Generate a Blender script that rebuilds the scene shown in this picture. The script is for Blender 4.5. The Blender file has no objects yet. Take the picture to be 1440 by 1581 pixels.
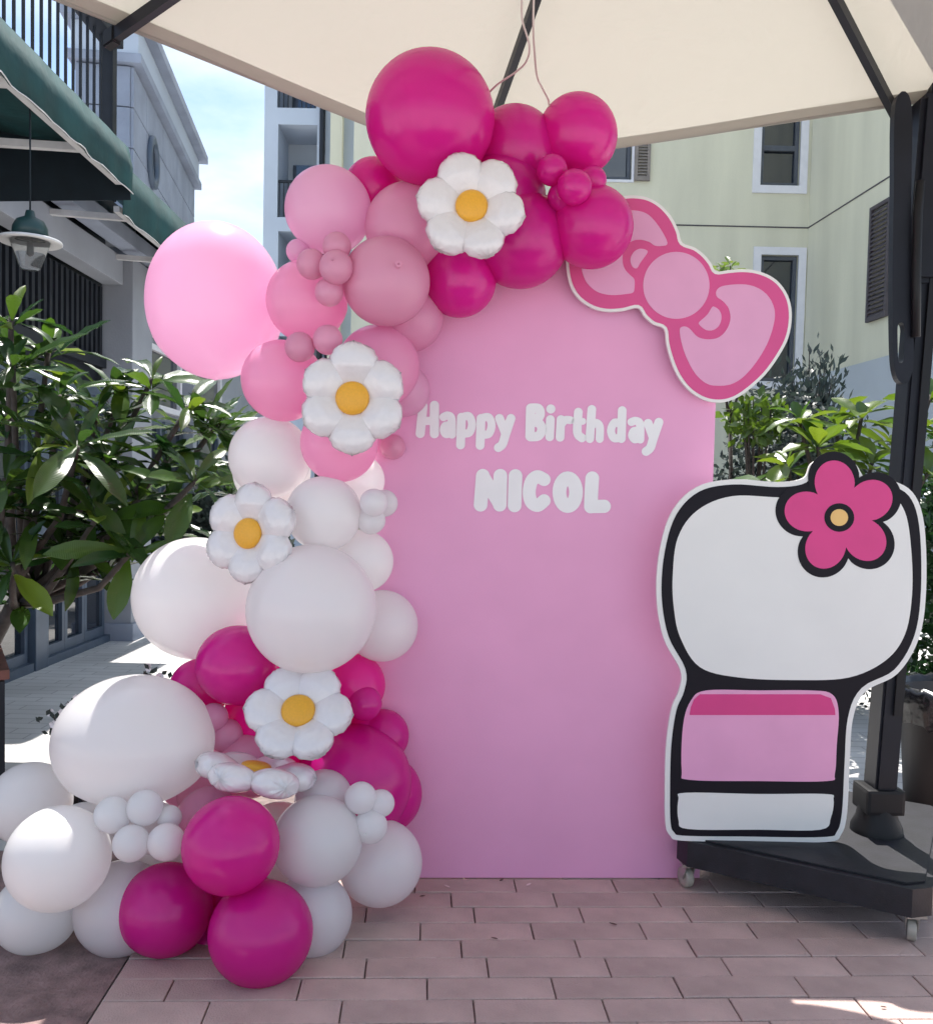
import bpy, bmesh, math, random
from mathutils import Vector, Matrix, Euler
random.seed(7)
S = bpy.context.scene
COL = S.collection
R = math.radians

# ------------------------------------------------------------------ camera
F = 1390.0                       # focal length in photo pixels (1440 x 1581)
PITCH, ROLL, HC = 0.045, 0.022, 1.30
CX, CY = 720.0, 765.0 + F * math.tan(PITCH)
fwd = Vector((0, math.cos(PITCH), -math.sin(PITCH)))
u0 = Vector((0, math.sin(PITCH), math.cos(PITCH))); r0 = Vector((1, 0, 0))
rgt = r0 * math.cos(ROLL) + u0 * math.sin(ROLL)
upv = u0 * math.cos(ROLL) - r0 * math.sin(ROLL)
CAM = Vector((0, 0, HC))
cd = bpy.data.cameras.new('camera'); cam = bpy.data.objects.new('camera', cd); COL.objects.link(cam)
cam.matrix_world = Matrix.Translation(CAM) @ Matrix((rgt, upv, -fwd)).transposed().to_4x4()
cd.sensor_width = 36; cd.lens = F / 1581 * 36; cd.shift_y = (CY - 790.5) / 1581
cd.clip_start = 0.05; cd.clip_end = 600
S.camera = cam

# ------------------------------------------------------------------ world, sun, exposure
SUN_AZ, SUN_EL = R(-4), R(66)   # azimuth from +Y towards +X
sdir = Vector((math.sin(SUN_AZ) * math.cos(SUN_EL), math.cos(SUN_AZ) * math.cos(SUN_EL), math.sin(SUN_EL)))
w = bpy.data.worlds.new('World'); S.world = w; w.use_nodes = True
nt = w.node_tree; N = nt.nodes; L = nt.links
bg = N['Background']; bg.inputs['Strength'].default_value = 0.13
sky = N.new('ShaderNodeTexSky'); sky.sky_type = 'NISHITA'; sky.sun_disc = False
sky.sun_elevation = SUN_EL; sky.sun_rotation = SUN_AZ
sky.air_density = 1.0; sky.dust_density = 1.6; sky.ozone_density = 1.2
tc = N.new('ShaderNodeTexCoord'); mp = N.new('ShaderNodeMapping'); mp.inputs['Scale'].default_value = (1, 1, 2.6)
nz = N.new('ShaderNodeTexNoise'); nz.inputs['Scale'].default_value = 3.2; nz.inputs['Detail'].default_value = 7; nz.inputs['Roughness'].default_value = .58
rp = N.new('ShaderNodeValToRGB'); rp.color_ramp.elements[0].position = .38; rp.color_ramp.elements[1].position = .62
mx = N.new('ShaderNodeMix'); mx.data_type = 'RGBA'; mx.inputs[7].default_value = (4.6, 5.1, 5.4, 1)
L.new(tc.outputs['Generated'], mp.inputs[0]); L.new(mp.outputs[0], nz.inputs['Vector']); L.new(nz.outputs['Fac'], rp.inputs[0])
ml = N.new('ShaderNodeMath'); ml.operation = 'MULTIPLY'; ml.inputs[1].default_value = .8; L.new(rp.outputs[0], ml.inputs[0])
L.new(ml.outputs[0], mx.inputs[0]); tint = N.new('ShaderNodeMix'); tint.data_type = 'RGBA'; tint.blend_type = 'MULTIPLY'; tint.inputs[0].default_value = 1; tint.inputs[7].default_value = (.74, .84, .95, 1)
L.new(sky.outputs[0], tint.inputs[6]); L.new(tint.outputs[2], mx.inputs[6]); L.new(mx.outputs[2], bg.inputs['Color'])
sd = bpy.data.lights.new('sun', 'SUN'); sd.energy = 4.8; sd.angle = R(.53); sd.color = (1, .955, .89)
sun = bpy.data.objects.new('sun', sd); COL.objects.link(sun); sun.rotation_euler = sdir.to_track_quat('Z', 'Y').to_euler()
sun.location = (0, 0, 30)
S.render.engine = 'CYCLES'
S.cycles.use_adaptive_sampling = True; S.cycles.adaptive_threshold = .03; S.cycles.max_bounces = 6; S.cycles.diffuse_bounces = 4; S.cycles.glossy_bounces = 3; S.cycles.transmission_bounces = 5; S.cycles.transparent_max_bounces = 4; S.cycles.caustics_reflective = False; S.cycles.caustics_refractive = False
S.view_settings.view_transform = 'Standard'; S.view_settings.look = 'None'
S.view_settings.exposure = 0.92; S.view_settings.gamma = 1; S.view_settings.use_curve_mapping = False

# ------------------------------------------------------------------ helpers
def ray(px, py): return fwd + rgt * ((px - CX) / F) - upv * ((py - CY) / F)
def at(px, py, Y):
    d = ray(px, py); return CAM + d * (Y / d.y)
def atz(px, py, z):
    d = ray(px, py); return CAM + d * ((z - HC) / d.z)
def onplane(px, py, o, n):
    d = ray(px, py); return CAM + d * ((o - CAM).dot(n) / d.dot(n))

def link(o, parent=None):
    COL.objects.link(o)
    if parent is not None: o.parent = parent
    return o
def tag(o, label=None, cat=None, group=None, kind=None):
    if label: o['label'] = label
    if cat: o['category'] = cat
    if group: o['group'] = group
    if kind: o['kind'] = kind
    return o
def empty(name, loc=(0, 0, 0), rz=0):
    o = bpy.data.objects.new(name, None); link(o); o.location = loc; o.rotation_euler = (0, 0, rz); o.empty_display_size = .1
    return o
def mesh_obj(name, me, parent=None, world=True):
    """link a mesh whose coordinates are world coordinates under a parent"""
    o = bpy.data.objects.new(name, me); link(o)
    if parent is not None:
        o.parent = parent
        if world:
            chain = Matrix.Identity(4); p = parent
            while p is not None: chain = p.matrix_basis @ chain if p.parent is None else (p.matrix_parent_inverse @ p.matrix_basis) @ chain; p = p.parent
            o.matrix_parent_inverse = chain.inverted()
    return o
def from_bm(name, bm, mat, parent=None, smooth=False, world=True):
    me = bpy.data.meshes.new(name); bmesh.ops.recalc_face_normals(bm, faces=bm.faces); bm.to_mesh(me); bm.free()
    if mat: me.materials.append(mat)
    if smooth: me.polygons.foreach_set('use_smooth', [True] * len(me.polygons))
    return mesh_obj(name, me, parent, world)
def from_py(name, v, f, mat, parent=None, smooth=False, world=True):
    me = bpy.data.meshes.new(name); me.from_pydata([tuple(a) for a in v], [], f); me.update()
    if mat: me.materials.append(mat)
    if smooth: me.polygons.foreach_set('use_smooth', [True] * len(me.polygons))
    return mesh_obj(name, me, parent, world)
def add_box(bm, lo, hi, M=None):
    x0, y0, z0 = lo; x1, y1, z1 = hi
    vs = [bm.verts.new(c) for c in ((x0,y0,z0),(x1,y0,z0),(x1,y1,z0),(x0,y1,z0),(x0,y0,z1),(x1,y0,z1),(x1,y1,z1),(x0,y1,z1))]
    if M is not None:
        for v in vs: v.co = M @ v.co
    for q in ((0,3,2,1),(4,5,6,7),(0,1,5,4),(1,2,6,5),(2,3,7,6),(3,0,4,7)): bm.faces.new([vs[i] for i in q])
    return vs
def box(name, lo, hi, mat, parent=None, bev=0.0, M=None):
    bm = bmesh.new(); add_box(bm, lo, hi, M)
    if bev: bmesh.ops.bevel(bm, geom=bm.edges[:], offset=bev, segments=2, affect='EDGES', profile=.7)
    return from_bm(name, bm, mat, parent)
def frame_of(d):
    d = d.normalized(); a = Vector((0, 0, 1)) if abs(d.z) < .9 else Vector((1, 0, 0))
    s = d.cross(a).normalized(); return s, s.cross(d).normalized()
def add_tube(bm, pts, rads, n=10, cap=True):
    pts = [Vector(p) for p in pts]
    if not hasattr(rads, '__len__'): rads = [rads] * len(pts)
    rings = []; s = None
    for i, p in enumerate(pts):
        d = (pts[min(i+1, len(pts)-1)] - pts[max(i-1, 0)]).normalized()
        if s is None: s, t = frame_of(d)
        else:
            s = (s - d * s.dot(d)).normalized()
        t = s.cross(d)
        rings.append([bm.verts.new(p + (s * math.cos(k*2*math.pi/n) + t * math.sin(k*2*math.pi/n)) * rads[i]) for k in range(n)])
    for a, b in zip(rings, rings[1:]):
        for k in range(n): bm.faces.new((a[k], a[(k+1)%n], b[(k+1)%n], b[k]))
    if cap: bm.faces.new(rings[0][::-1]); bm.faces.new(rings[-1])
def tube(name, pts, rads, mat, parent=None, n=10):
    bm = bmesh.new(); add_tube(bm, pts, rads, n); return from_bm(name, bm, mat, parent, smooth=True)
def add_beam(bm, a, b, wv, hv):
    """box beam from a to b, half-extent vectors wv and hv"""
    a, b, wv, hv = Vector(a), Vector(b), Vector(wv), Vector(hv)
    vs = [bm.verts.new(p + wv*i + hv*j) for p in (a, b) for i, j in ((-1,-1),(1,-1),(1,1),(-1,1))]
    for q in ((0,1,2,3),(7,6,5,4),(0,4,5,1),(1,5,6,2),(2,6,7,3),(3,7,4,0)): bm.faces.new([vs[i] for i in q])
def beam(name, a, b, wv, hv, mat, parent=None, bev=0):
    bm = bmesh.new(); add_beam(bm, a, b, wv, hv)
    if bev: bmesh.ops.bevel(bm, geom=bm.edges[:], offset=bev, segments=2, affect='EDGES')
    return from_bm(name, bm, mat, parent)
def lathe(bm, prof, o, n=24, M=None):
    o = Vector(o); rings = []
    for r, z in prof:
        ring = []
        for k in range(n):
            c = Vector((r*math.cos(2*math.pi*k/n), r*math.sin(2*math.pi*k/n), z))
            if M is not None: c = M @ c
            ring.append(bm.verts.new(o + c))
        rings.append(ring)
    for a, b in zip(rings, rings[1:]):
        for k in range(n): bm.faces.new((a[k], a[(k+1)%n], b[(k+1)%n], b[k]))
    return rings
def spline(pts, k=6, closed=True):
    P = [Vector(p).to_2d() for p in pts]; n = len(P); out = []
    for i in range(n if closed else n-1):
        p0, p1, p2, p3 = (P[(i-1)%n], P[i], P[(i+1)%n], P[(i+2)%n]) if closed else (P[max(i-1,0)], P[i], P[i+1], P[min(i+2,n-1)])
        for j in range(k):
            t = j / k
            out.append(.5*((2*p1)+(p2-p0)*t+(2*p0-5*p1+4*p2-p3)*t*t+(3*p1-p0-3*p2+p3)*t**3))
    if not closed: out.append(P[-1])
    return out
def inset(poly, d):
    n = len(poly); area = sum(poly[i].x*poly[(i+1)%n].y - poly[(i+1)%n].x*poly[i].y for i in range(n))
    sg = 1 if area > 0 else -1; out = []
    for i in range(n):
        a, b, c = poly[i-1], poly[i], poly[(i+1)%n]
        n1 = Vector((-(b-a).y, (b-a).x)).normalized(); n2 = Vector((-(c-b).y, (c-b).x)).normalized()
        nn = n1 + n2
        if nn.length < 1e-6: nn = n1
        nn.normalize(); out.append(b + nn * sg * d / max(.6, nn.dot(n1)))
    def dist(p):
        m = 1e9
        for i in range(n):
            a, b = poly[i-1], poly[i]; e = b-a; t = max(0, min(1, (p-a).dot(e)/max(1e-9, e.length_squared))); m = min(m, (p-a-e*t).length)
        return m
    return [p for p in out if dist(p) > .96*d]
def sheet(name, poly3, nrm, thick, mat, parent=None):
    """extruded outline: front face on poly3, thickness goes back along -nrm"""
    bm = bmesh.new(); fr = [bm.verts.new(p) for p in poly3]; bk = [bm.verts.new(p - nrm*thick) for p in poly3]; n = len(fr)
    bm.faces.new(fr); bm.faces.new(bk[::-1])
    for i in range(n): bm.faces.new((fr[i], bk[i], bk[(i+1)%n], fr[(i+1)%n]))
    return from_bm(name, bm, mat, parent)

# ------------------------------------------------------------------ materials
def newmat(name):
    m = bpy.data.materials.new(name); m.use_nodes = True
    return m, m.node_tree.nodes, m.node_tree.links, m.node_tree.nodes['Principled BSDF']
def mat(name, col, rough=.6, metal=0, var=.12, scale=8, bump=.0, bscale=60, spec=.5, rnd=0, detail=3, coat=0, stretch=1):
    m, n, l, b = newmat(name)
    b.inputs['Roughness'].default_value = rough; b.inputs['Metallic'].default_value = metal
    b.inputs['Specular IOR Level'].default_value = spec
    if coat: b.inputs['Coat Weight'].default_value = coat; b.inputs['Coat Roughness'].default_value = .15
    tcn = n.new('ShaderNodeTexCoord'); no = n.new('ShaderNodeTexNoise'); no.inputs['Scale'].default_value = scale; no.inputs['Detail'].default_value = detail
    mpn = n.new('ShaderNodeMapping'); mpn.inputs['Scale'].default_value = (1, 1, stretch); l.new(tcn.outputs['Object'], mpn.inputs[0]); l.new(mpn.outputs[0], no.inputs['Vector'])
    mr = n.new('ShaderNodeMapRange'); mr.inputs[1].default_value = .3; mr.inputs[2].default_value = .7
    mr.inputs[3].default_value = 1 - var; mr.inputs[4].default_value = 1 + var; l.new(no.outputs['Fac'], mr.inputs[0])
    hs = n.new('ShaderNodeHueSaturation'); hs.inputs['Color'].default_value = (*col, 1)
    if rnd:
        oi = n.new('ShaderNodeObjectInfo'); m2 = n.new('ShaderNodeMapRange'); m2.inputs[3].default_value = 1-rnd; m2.inputs[4].default_value = 1+rnd
        l.new(oi.outputs['Random'], m2.inputs[0]); mm = n.new('ShaderNodeMath'); mm.operation = 'MULTIPLY'
        l.new(m2.outputs[0], mm.inputs[0]); l.new(mr.outputs[0], mm.inputs[1]); l.new(mm.outputs[0], hs.inputs['Value'])
    else: l.new(mr.outputs[0], hs.inputs['Value'])
    l.new(hs.outputs[0], b.inputs['Base Color'])
    if bump:
        n2 = n.new('ShaderNodeTexNoise'); n2.inputs['Scale'].default_value = bscale; n2.inputs['Detail'].default_value = 2
        l.new(tcn.outputs['Object'], n2.inputs['Vector'])
        bp = n.new('ShaderNodeBump'); bp.inputs['Strength'].default_value = bump; bp.inputs['Distance'].default_value = .01
        l.new(n2.outputs['Fac'], bp.inputs['Height']); l.new(bp.outputs[0], b.inputs['Normal'])
    return m
def latex(name, col, tcol, trans=.38, rough=.22, rnd=.06):
    m, n, l, b = newmat(name)
    oi = n.new('ShaderNodeObjectInfo'); m2 = n.new('ShaderNodeMapRange'); m2.inputs[3].default_value = 1-rnd; m2.inputs[4].default_value = 1+rnd
    l.new(oi.outputs['Random'], m2.inputs[0])
    hs = n.new('ShaderNodeHueSaturation'); hs.inputs['Color'].default_value = (*col, 1); l.new(m2.outputs[0], hs.inputs['Value'])
    l.new(hs.outputs[0], b.inputs['Base Color']); b.inputs['Roughness'].default_value = rough; b.inputs['Specular IOR Level'].default_value = .55
    # dusty rubber: fine mottling of the gloss
    tcn = n.new('ShaderNodeTexCoord'); no = n.new('ShaderNodeTexNoise'); no.inputs['Scale'].default_value = 5; no.inputs['Detail'].default_value = 3
    l.new(tcn.outputs['Object'], no.inputs['Vector']); mr = n.new('ShaderNodeMapRange'); mr.inputs[3].default_value = rough*.85; mr.inputs[4].default_value = rough*1.2
    l.new(no.outputs['Fac'], mr.inputs[0]); l.new(mr.outputs[0], b.inputs['Roughness'])
    tr = n.new('ShaderNodeBsdfTranslucent'); tr.inputs['Color'].default_value = (*tcol, 1)
    ms = n.new('ShaderNodeMixShader'); ms.inputs[0].default_value = trans
    l.new(b.outputs[0], ms.inputs[1]); l.new(tr.outputs[0], ms.inputs[2]); l.new(ms.outputs[0], n['Material Output'].inputs['Surface'])
    return m
def leafmat(name, c1, c2, trans=.35, rough=.3):
    m, n, l, b = newmat(name)
    oi = n.new('ShaderNodeObjectInfo'); mxn = n.new('ShaderNodeMix'); mxn.data_type = 'RGBA'
    mxn.inputs[6].default_value = (*c1, 1); mxn.inputs[7].default_value = (*c2, 1); l.new(oi.outputs['Random'], mxn.inputs[0])
    tcn = n.new('ShaderNodeTexCoord'); wv = n.new('ShaderNodeTexWave'); wv.inputs['Scale'].default_value = 14; wv.bands_direction = 'X'; wv.inputs['Distortion'].default_value = .6
    l.new(tcn.outputs['Object'], wv.inputs['Vector'])
    bp = n.new('ShaderNodeBump'); bp.inputs['Strength'].default_value = .14; bp.inputs['Distance'].default_value = .01; l.new(wv.outputs['Fac'], bp.inputs['Height'])
    l.new(bp.outputs[0], b.inputs['Normal']); l.new(mxn.outputs[2], b.inputs['Base Color']); b.inputs['Roughness'].default_value = rough
    tr = n.new('ShaderNodeBsdfTranslucent'); g = n.new('ShaderNodeHueSaturation'); g.inputs['Value'].default_value = 2.2; g.inputs['Hue'].default_value = .485; g.inputs['Saturation'].default_value = 1.1
    l.new(mxn.outputs[2], g.inputs['Color']); l.new(g.outputs[0], tr.inputs['Color'])
    ms = n.new('ShaderNodeMixShader'); ms.inputs[0].default_value = trans
    l.new(b.outputs[0], ms.inputs[1]); l.new(tr.outputs[0], ms.inputs[2]); l.new(ms.outputs[0], n['Material Output'].inputs['Surface'])
    return m
def brickmat(name, c1, c2, cm, bw, rh, mortar=.004, rough=.75):
    m, n, l, b = newmat(name); tcn = n.new('ShaderNodeTexCoord')
    br = n.new('ShaderNodeTexBrick'); br.inputs['Scale'].default_value = 1; br.inputs['Brick Width'].default_value = bw; br.inputs['Row Height'].default_value = rh
    br.inputs['Mortar Size'].default_value = mortar; br.inputs['Color1'].default_value = (*c1,1); br.inputs['Color2'].default_value = (*c2,1); br.inputs['Mortar'].default_value = (*cm,1)
    br.offset = .37; l.new(tcn.outputs['Object'], br.inputs['Vector'])
    no = n.new('ShaderNodeTexNoise'); no.inputs['Scale'].default_value = 1.3; no.inputs['Detail'].default_value = 3; l.new(tcn.outputs['Object'], no.inputs['Vector'])
    mr = n.new('ShaderNodeMapRange'); mr.inputs[1].default_value=.3; mr.inputs[2].default_value=.7; mr.inputs[3].default_value = .82; mr.inputs[4].default_value = 1.12; l.new(no.outputs['Fac'], mr.inputs[0])
    hs = n.new('ShaderNodeHueSaturation'); l.new(br.outputs['Color'], hs.inputs['Color']); l.new(mr.outputs[0], hs.inputs['Value']); l.new(hs.outputs[0], b.inputs['Base Color'])
    b.inputs['Roughness'].default_value = rough
    bp = n.new('ShaderNodeBump'); bp.inputs['Strength'].default_value = .5; bp.inputs['Distance'].default_value = .004; bp.invert = True
    l.new(br.outputs['Fac'], bp.inputs['Height']); l.new(bp.outputs[0], b.inputs['Normal'])
    return m

M = {}
M['paver'] = mat('paver', (.52, .385, .345), .72, var=.18, scale=6, bump=.4, bscale=180, rnd=.08, detail=5)
M['joint'] = mat('joint', (.19, .145, .135), .9, var=.3, scale=30)
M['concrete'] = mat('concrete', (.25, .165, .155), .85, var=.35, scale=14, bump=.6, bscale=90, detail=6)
M['plaza'] = brickmat('plaza', (.58, .57, .56), (.52, .51, .50), (.34, .33, .33), .33, .104)
M['pink_panel'] = mat('pink_panel', (.83, .375, .60), .55, var=.035, scale=3, bump=.05, bscale=400)
M['panel_edge'] = mat('panel_edge', (.75, .7, .7), .6)
M['letter'] = mat('letter', (.86, .845, .845), .5, var=.03)
M['board_white'] = mat('board_white', (.80, .785, .76), .5, var=.025, scale=4, bump=.04, bscale=300)
M['ink'] = mat('ink', (.008, .006, .011), .55, var=.08, spec=.22)
M['print_hot'] = mat('print_hot', (.68, .045, .23), .5, var=.04)
M['print_pink'] = mat('print_pink', (.80, .36, .58), .5, var=.03)
M['print_yellow'] = mat('print_yellow', (.80, .50, .17), .5, var=.03)
M['bow_hot'] = mat('bow_hot', (.66, .075, .26), .5, var=.04)
M['bow_pink'] = mat('bow_pink', (.74, .35, .55), .5, var=.03)
M['bal_hot'] = latex('bal_hot', (.74, .013, .315), (.95, .02, .40), .30, .24)
M['bal_pink'] = latex('bal_pink', (.89, .44, .635), (1.0, .56, .78), .48, .22)
M['bal_light'] = latex('bal_light', (.91, .56, .75), (1.0, .70, .88), .52, .22)
M['bal_dusty'] = latex('bal_dusty', (.81, .385, .55), (.97, .52, .69), .34, .30)
M['bal_white'] = latex('bal_white', (.91, .895, .895), (.98, .965, .965), .45, .20, .03)
M['foil'] = mat('foil', (.74, .70, .71), .2, var=.02, bump=.16, bscale=9, coat=.5, spec=.7)
M['foil_yellow'] = mat('foil_yellow', (.82, .40, .03), .3, var=.05, bump=.2, bscale=60)
M['metal_dark'] = mat('metal_dark', (.008, .009, .015), .45, var=.2, spec=.28)
M['metal_base'] = mat('metal_base', (.011, .011, .016), .5, var=.3, scale=20, bump=.1, bscale=200)
M['rubber'] = mat('rubber', (.008, .008, .010), .5, spec=.3)
M['zinc'] = mat('zinc', (.45, .42, .38), .4, metal=.7, var=.2)
M['wheel'] = mat('wheel', (.42, .38, .32), .6, var=.2, scale=30)
M['cord'] = mat('cord', (.62, .52, .48), .7)
M['teal'] = mat('teal', (.006, .050, .054), .75, var=.25, scale=5, bump=.2, bscale=25)
M['navy'] = mat('navy', (.005, .014, .022), .8, var=.2)
M['lamp_green'] = mat('lamp_green', (.015, .05, .05), .4)
M['white_metal'] = mat('white_metal', (.62, .62, .62), .4)
M['slate'] = mat('slate', (.008, .011, .018), .6, var=.2)
M['alu'] = mat('alu', (.085, .115, .16), .4, metal=.2, var=.1)
M['grey_stone'] = mat('grey_stone', (.29, .325, .40), .8, var=.12, scale=3, bump=.3, bscale=50)
M['pale_render'] = mat('pale_render', (.30, .32, .36), .85, var=.1, scale=2, bump=.2, bscale=60)
M['cream'] = mat('cream', (.66, .645, .51), .9, var=.09, scale=1.6, bump=.35, bscale=30, detail=5, stretch=.14)
M['cream_grey'] = mat('cream_grey', (.46, .50, .54), .9, var=.07, scale=.8, bump=.25, bscale=30)
M['blue_grey'] = mat('blue_grey', (.46, .52, .60), .9, var=.07, scale=.8)
M['win_white'] = mat('win_white', (.72, .72, .76), .6, var=.04)
M['sash'] = mat('sash', (.08, .09, .11), .45)
M['shutter'] = mat('shutter', (.075, .065, .075), .7, var=.1)
M['shutter_tan'] = mat('shutter_tan', (.24, .21, .19), .7, var=.1)
M['wood'] = mat('wood', (.16, .06, .045), .55, var=.25, scale=15)
M['bark'] = mat('bark', (.055, .045, .04), .85, var=.35, scale=18, bump=.6, bscale=40)
M['soil'] = mat('soil', (.05, .035, .025), .95, var=.3, scale=20, bump=.8)
M['leaf'] = leafmat('leaf', (.014, .044, .013), (.046, .090, .016), .24, .26)
M['leaf_light'] = leafmat('leaf_light', (.035, .085, .014), (.10, .15, .022), .32, .28)
M['leaf_dark'] = leafmat('leaf_dark', (.018, .03, .028), (.04, .05, .045), .2, .5)
M['petal_white'] = mat('petal_white', (.8, .78, .8), .6)
M['dry_leaf'] = mat('dry_leaf', (.10, .05, .04), .7)
M['dry_petal'] = mat('dry_petal', (.75, .60, .58), .6)
M['bag'] = mat('bag', (.006, .006, .008), .22, bump=.8, bscale=14)
def glass_mat(name, col, rough=.04, spec=.9):
    m, n, l, b = newmat(name); b.inputs['Base Color'].default_value = (*col, 1); b.inputs['Roughness'].default_value = rough
    b.inputs['Specular IOR Level'].default_value = spec; b.inputs['IOR'].default_value = 1.7
    return m
M['pane'] = glass_mat('pane', (.010, .014, .022))
M['pane_blue'] = glass_mat('pane_blue', (.02, .03, .05), .06)
gm, n_, l_, b_ = newmat('lamp_glass'); b_.inputs['Base Color'].default_value = (.85,.88,.88,1); b_.inputs['Transmission Weight'].default_value = .92; b_.inputs['Roughness'].default_value = .12; b_.inputs['IOR'].default_value = 1.08; M['lamp_glass'] = gm
cm_, n_, l_, b_ = newmat('canvas')
b_.inputs['Base Color'].default_value = (.47, .445, .395, 1); b_.inputs['Roughness'].default_value = .85
t_ = n_.new('ShaderNodeBsdfTranslucent'); t_.inputs['Color'].default_value = (.365, .34, .29, 1)
x_ = n_.new('ShaderNodeMixShader'); x_.inputs[0].default_value = .42
tc_ = n_.new('ShaderNodeTexCoord'); nz_ = n_.new('ShaderNodeTexNoise'); nz_.inputs['Scale'].default_value = 350; bp_ = n_.new('ShaderNodeBump'); bp_.inputs['Strength'].default_value = .12; bp_.inputs['Distance'].default_value = .002
l_.new(tc_.outputs['Object'], nz_.inputs['Vector']); l_.new(nz_.outputs['Fac'], bp_.inputs['Height']); nw_ = n_.new('ShaderNodeTexNoise'); nw_.inputs['Scale'].default_value = 3.5; nw_.inputs['Detail'].default_value = 3; nw_.inputs['Distortion'].default_value = 1.2
bw_ = n_.new('ShaderNodeBump'); bw_.inputs['Strength'].default_value = .35; bw_.inputs['Distance'].default_value = .05; l_.new(tc_.outputs['Object'], nw_.inputs['Vector']); l_.new(nw_.outputs['Fac'], bw_.inputs['Height']); l_.new(bw_.outputs[0], bp_.inputs['Normal'])
l_.new(bp_.outputs[0], b_.inputs['Normal'])
l_.new(b_.outputs[0], x_.inputs[1]); l_.new(t_.outputs[0], x_.inputs[2]); l_.new(x_.outputs[0], n_['Material Output'].inputs['Surface']); M['canvas'] = cm_

# ------------------------------------------------------------------ ground
g = from_py('plaza_ground', [(-150,-60,-.03),(150,-60,-.03),(150,250,-.03),(-150,250,-.03)], [(0,1,2,3)], M['plaza']); tag(g, kind='structure')
AY = .05                                         # yaw of paving rows and backdrop
pu = Vector((math.cos(AY), math.sin(AY), 0)); pv = Vector((-math.sin(AY), math.cos(AY), 0))
PO = atz(839, 1357, 0)                           # foot of the backdrop, middle
XB = -0.60 - .92                                 # left border of the laid rows, in row coordinates
def pw(s, t, z=0): return PO + pu*s + pv*t + Vector((0,0,z))
borderS = (atz(169, 1525, 0) - PO).dot(pu)
jb = from_py('terrace_pavement', [pw(borderS,-3.2,-.012), pw(3.2,-3.2,-.012), pw(3.2,.9,-.012), pw(borderS,.9,-.012)], [(0,1,2,3)], M['joint']); tag(jb, kind='structure')
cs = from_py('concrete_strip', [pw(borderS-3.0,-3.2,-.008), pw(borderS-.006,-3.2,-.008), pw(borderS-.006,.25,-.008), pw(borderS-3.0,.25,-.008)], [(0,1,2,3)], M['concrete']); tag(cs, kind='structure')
RH, BWD, GAP = .104, .335, .004
def paver_mesh(wd):
    bm = bmesh.new(); add_box(bm, (GAP/2, GAP/2, -.03), (wd-GAP/2, RH-GAP/2, 0))
    top = [e for e in bm.edges if all(v.co.z > -.001 for v in e.verts)]
    bmesh.ops.bevel(bm, geom=top, offset=.0022, segments=1, affect='EDGES')
    me = bpy.data.meshes.new('paver'); bm.to_mesh(me); bm.free(); me.materials.append(M['paver']); return me
pm_full = paver_mesh(BWD)
npv = 0
for j in range(-15, 6):
    off = (j*.118 + (.05 if j % 3 == 0 else 0)) % BWD
    s = borderS - off
    while s < 2.7:
        s0, s1 = max(s, borderS), s + BWD
        wd = s1 - s0
        if wd > .03:
            me = pm_full if abs(wd - BWD) < 1e-5 else paver_mesh(wd)
            o = bpy.data.objects.new('paver', me); link(o, jb)
            o.location = pw(s0, j*RH, random.uniform(-.0015, .0015)); o.rotation_euler = (random.uniform(-.003,.003), random.uniform(-.002,.002), AY + random.uniform(-.0015,.0015)); npv += 1
        s += BWD
# ------------------------------------------------------------------ left: shop with roof terrace
shop = empty('shop_building', (-3.6, 6, 0)); tag(shop, 'low grey shop with glass doors, slatted fascia and roof terrace railing', 'building')
WX = -3.12
def sb(name, lo, hi, m, bev=0, p=shop): return box(name, lo, hi, M[m], p, bev)
sb('wall', (-7, 3.0, 0), (WX-.22, 8.3, 3.55), 'slate')
sb('roof_slab', (-7, 3.0, 3.552), (-3.02, 8.55, 3.70), 'pale_render', .01)
sb('column', (-3.17, 7.80, -.03), (-2.90, 8.28, 3.27), 'pale_render', .012)
sb('column_plinth', (-3.2, 7.76, -.03), (-2.87, 8.31, .12), 'grey_stone', .008)
sb('beam', (WX-.03, 3.6, 3.03), (-2.98, 7.79, 3.27), 'pale_render', .01)
sb('beam', (-2.955, 5.9, 3.29), (-2.80, 10.2, 3.42), 'grey_stone', .01)
sb('fascia_backing', (WX-.18, 3.6, 2.10), (WX-.08, 7.79, 3.02), 'slate')
bm = bmesh.new(); y = 3.65
while y < 7.75: add_box(bm, (WX-.078, y, 2.42), (WX-.02, y+.045, 3.0)); y += .092
tag(from_bm('fascia_slats', bm, M['slate'], shop), kind='stuff')
sb('fascia_rail', (WX-.078, 3.6, 2.32), (WX, 7.79, 2.41), 'slate')
sb('transom', (WX-.06, 3.6, 2.06), (WX+.02, 7.79, 2.14), 'alu', .006)
ys = [3.7, 4.75, 4.95, 5.95, 6.42, 6.62, 6.98, 7.02, 7.38, 7.42, 7.72]
def glazed(y0, y1, z0=.0, name='glass_door'):
    d = empty('tmp'); bpy.data.objects.remove(d)
    bm = bmesh.new(); t = .045
    for lo, hi in (((WX-.04,y0,z0),(WX+.01,y0+t,2.055)),((WX-.04,y1-t,z0),(WX+.01,y1,2.055)),((WX-.04,y0+t,z0),(WX+.01,y1-t,z0+.11)),((WX-.04,y0+t,2.0),(WX+.01,y1-t,2.055))): add_box(bm, lo, hi)
    f = from_bm(name, bm, M['alu'], shop)
    box('pane', (WX-.03, y0+t, z0+.11), (WX-.018, y1-t, 2.0), M['pane'], f)
    return f
for y0, y1 in ((3.7,4.8),(4.85,5.55),(5.6,6.38),(6.62,6.97),(6.975,7.33),(7.335,7.74)): glazed(y0, y1)
sb('door_jamb', (WX-.05, 6.40, -.03), (WX+.06, 6.60, 2.055), 'alu', .008)
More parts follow.
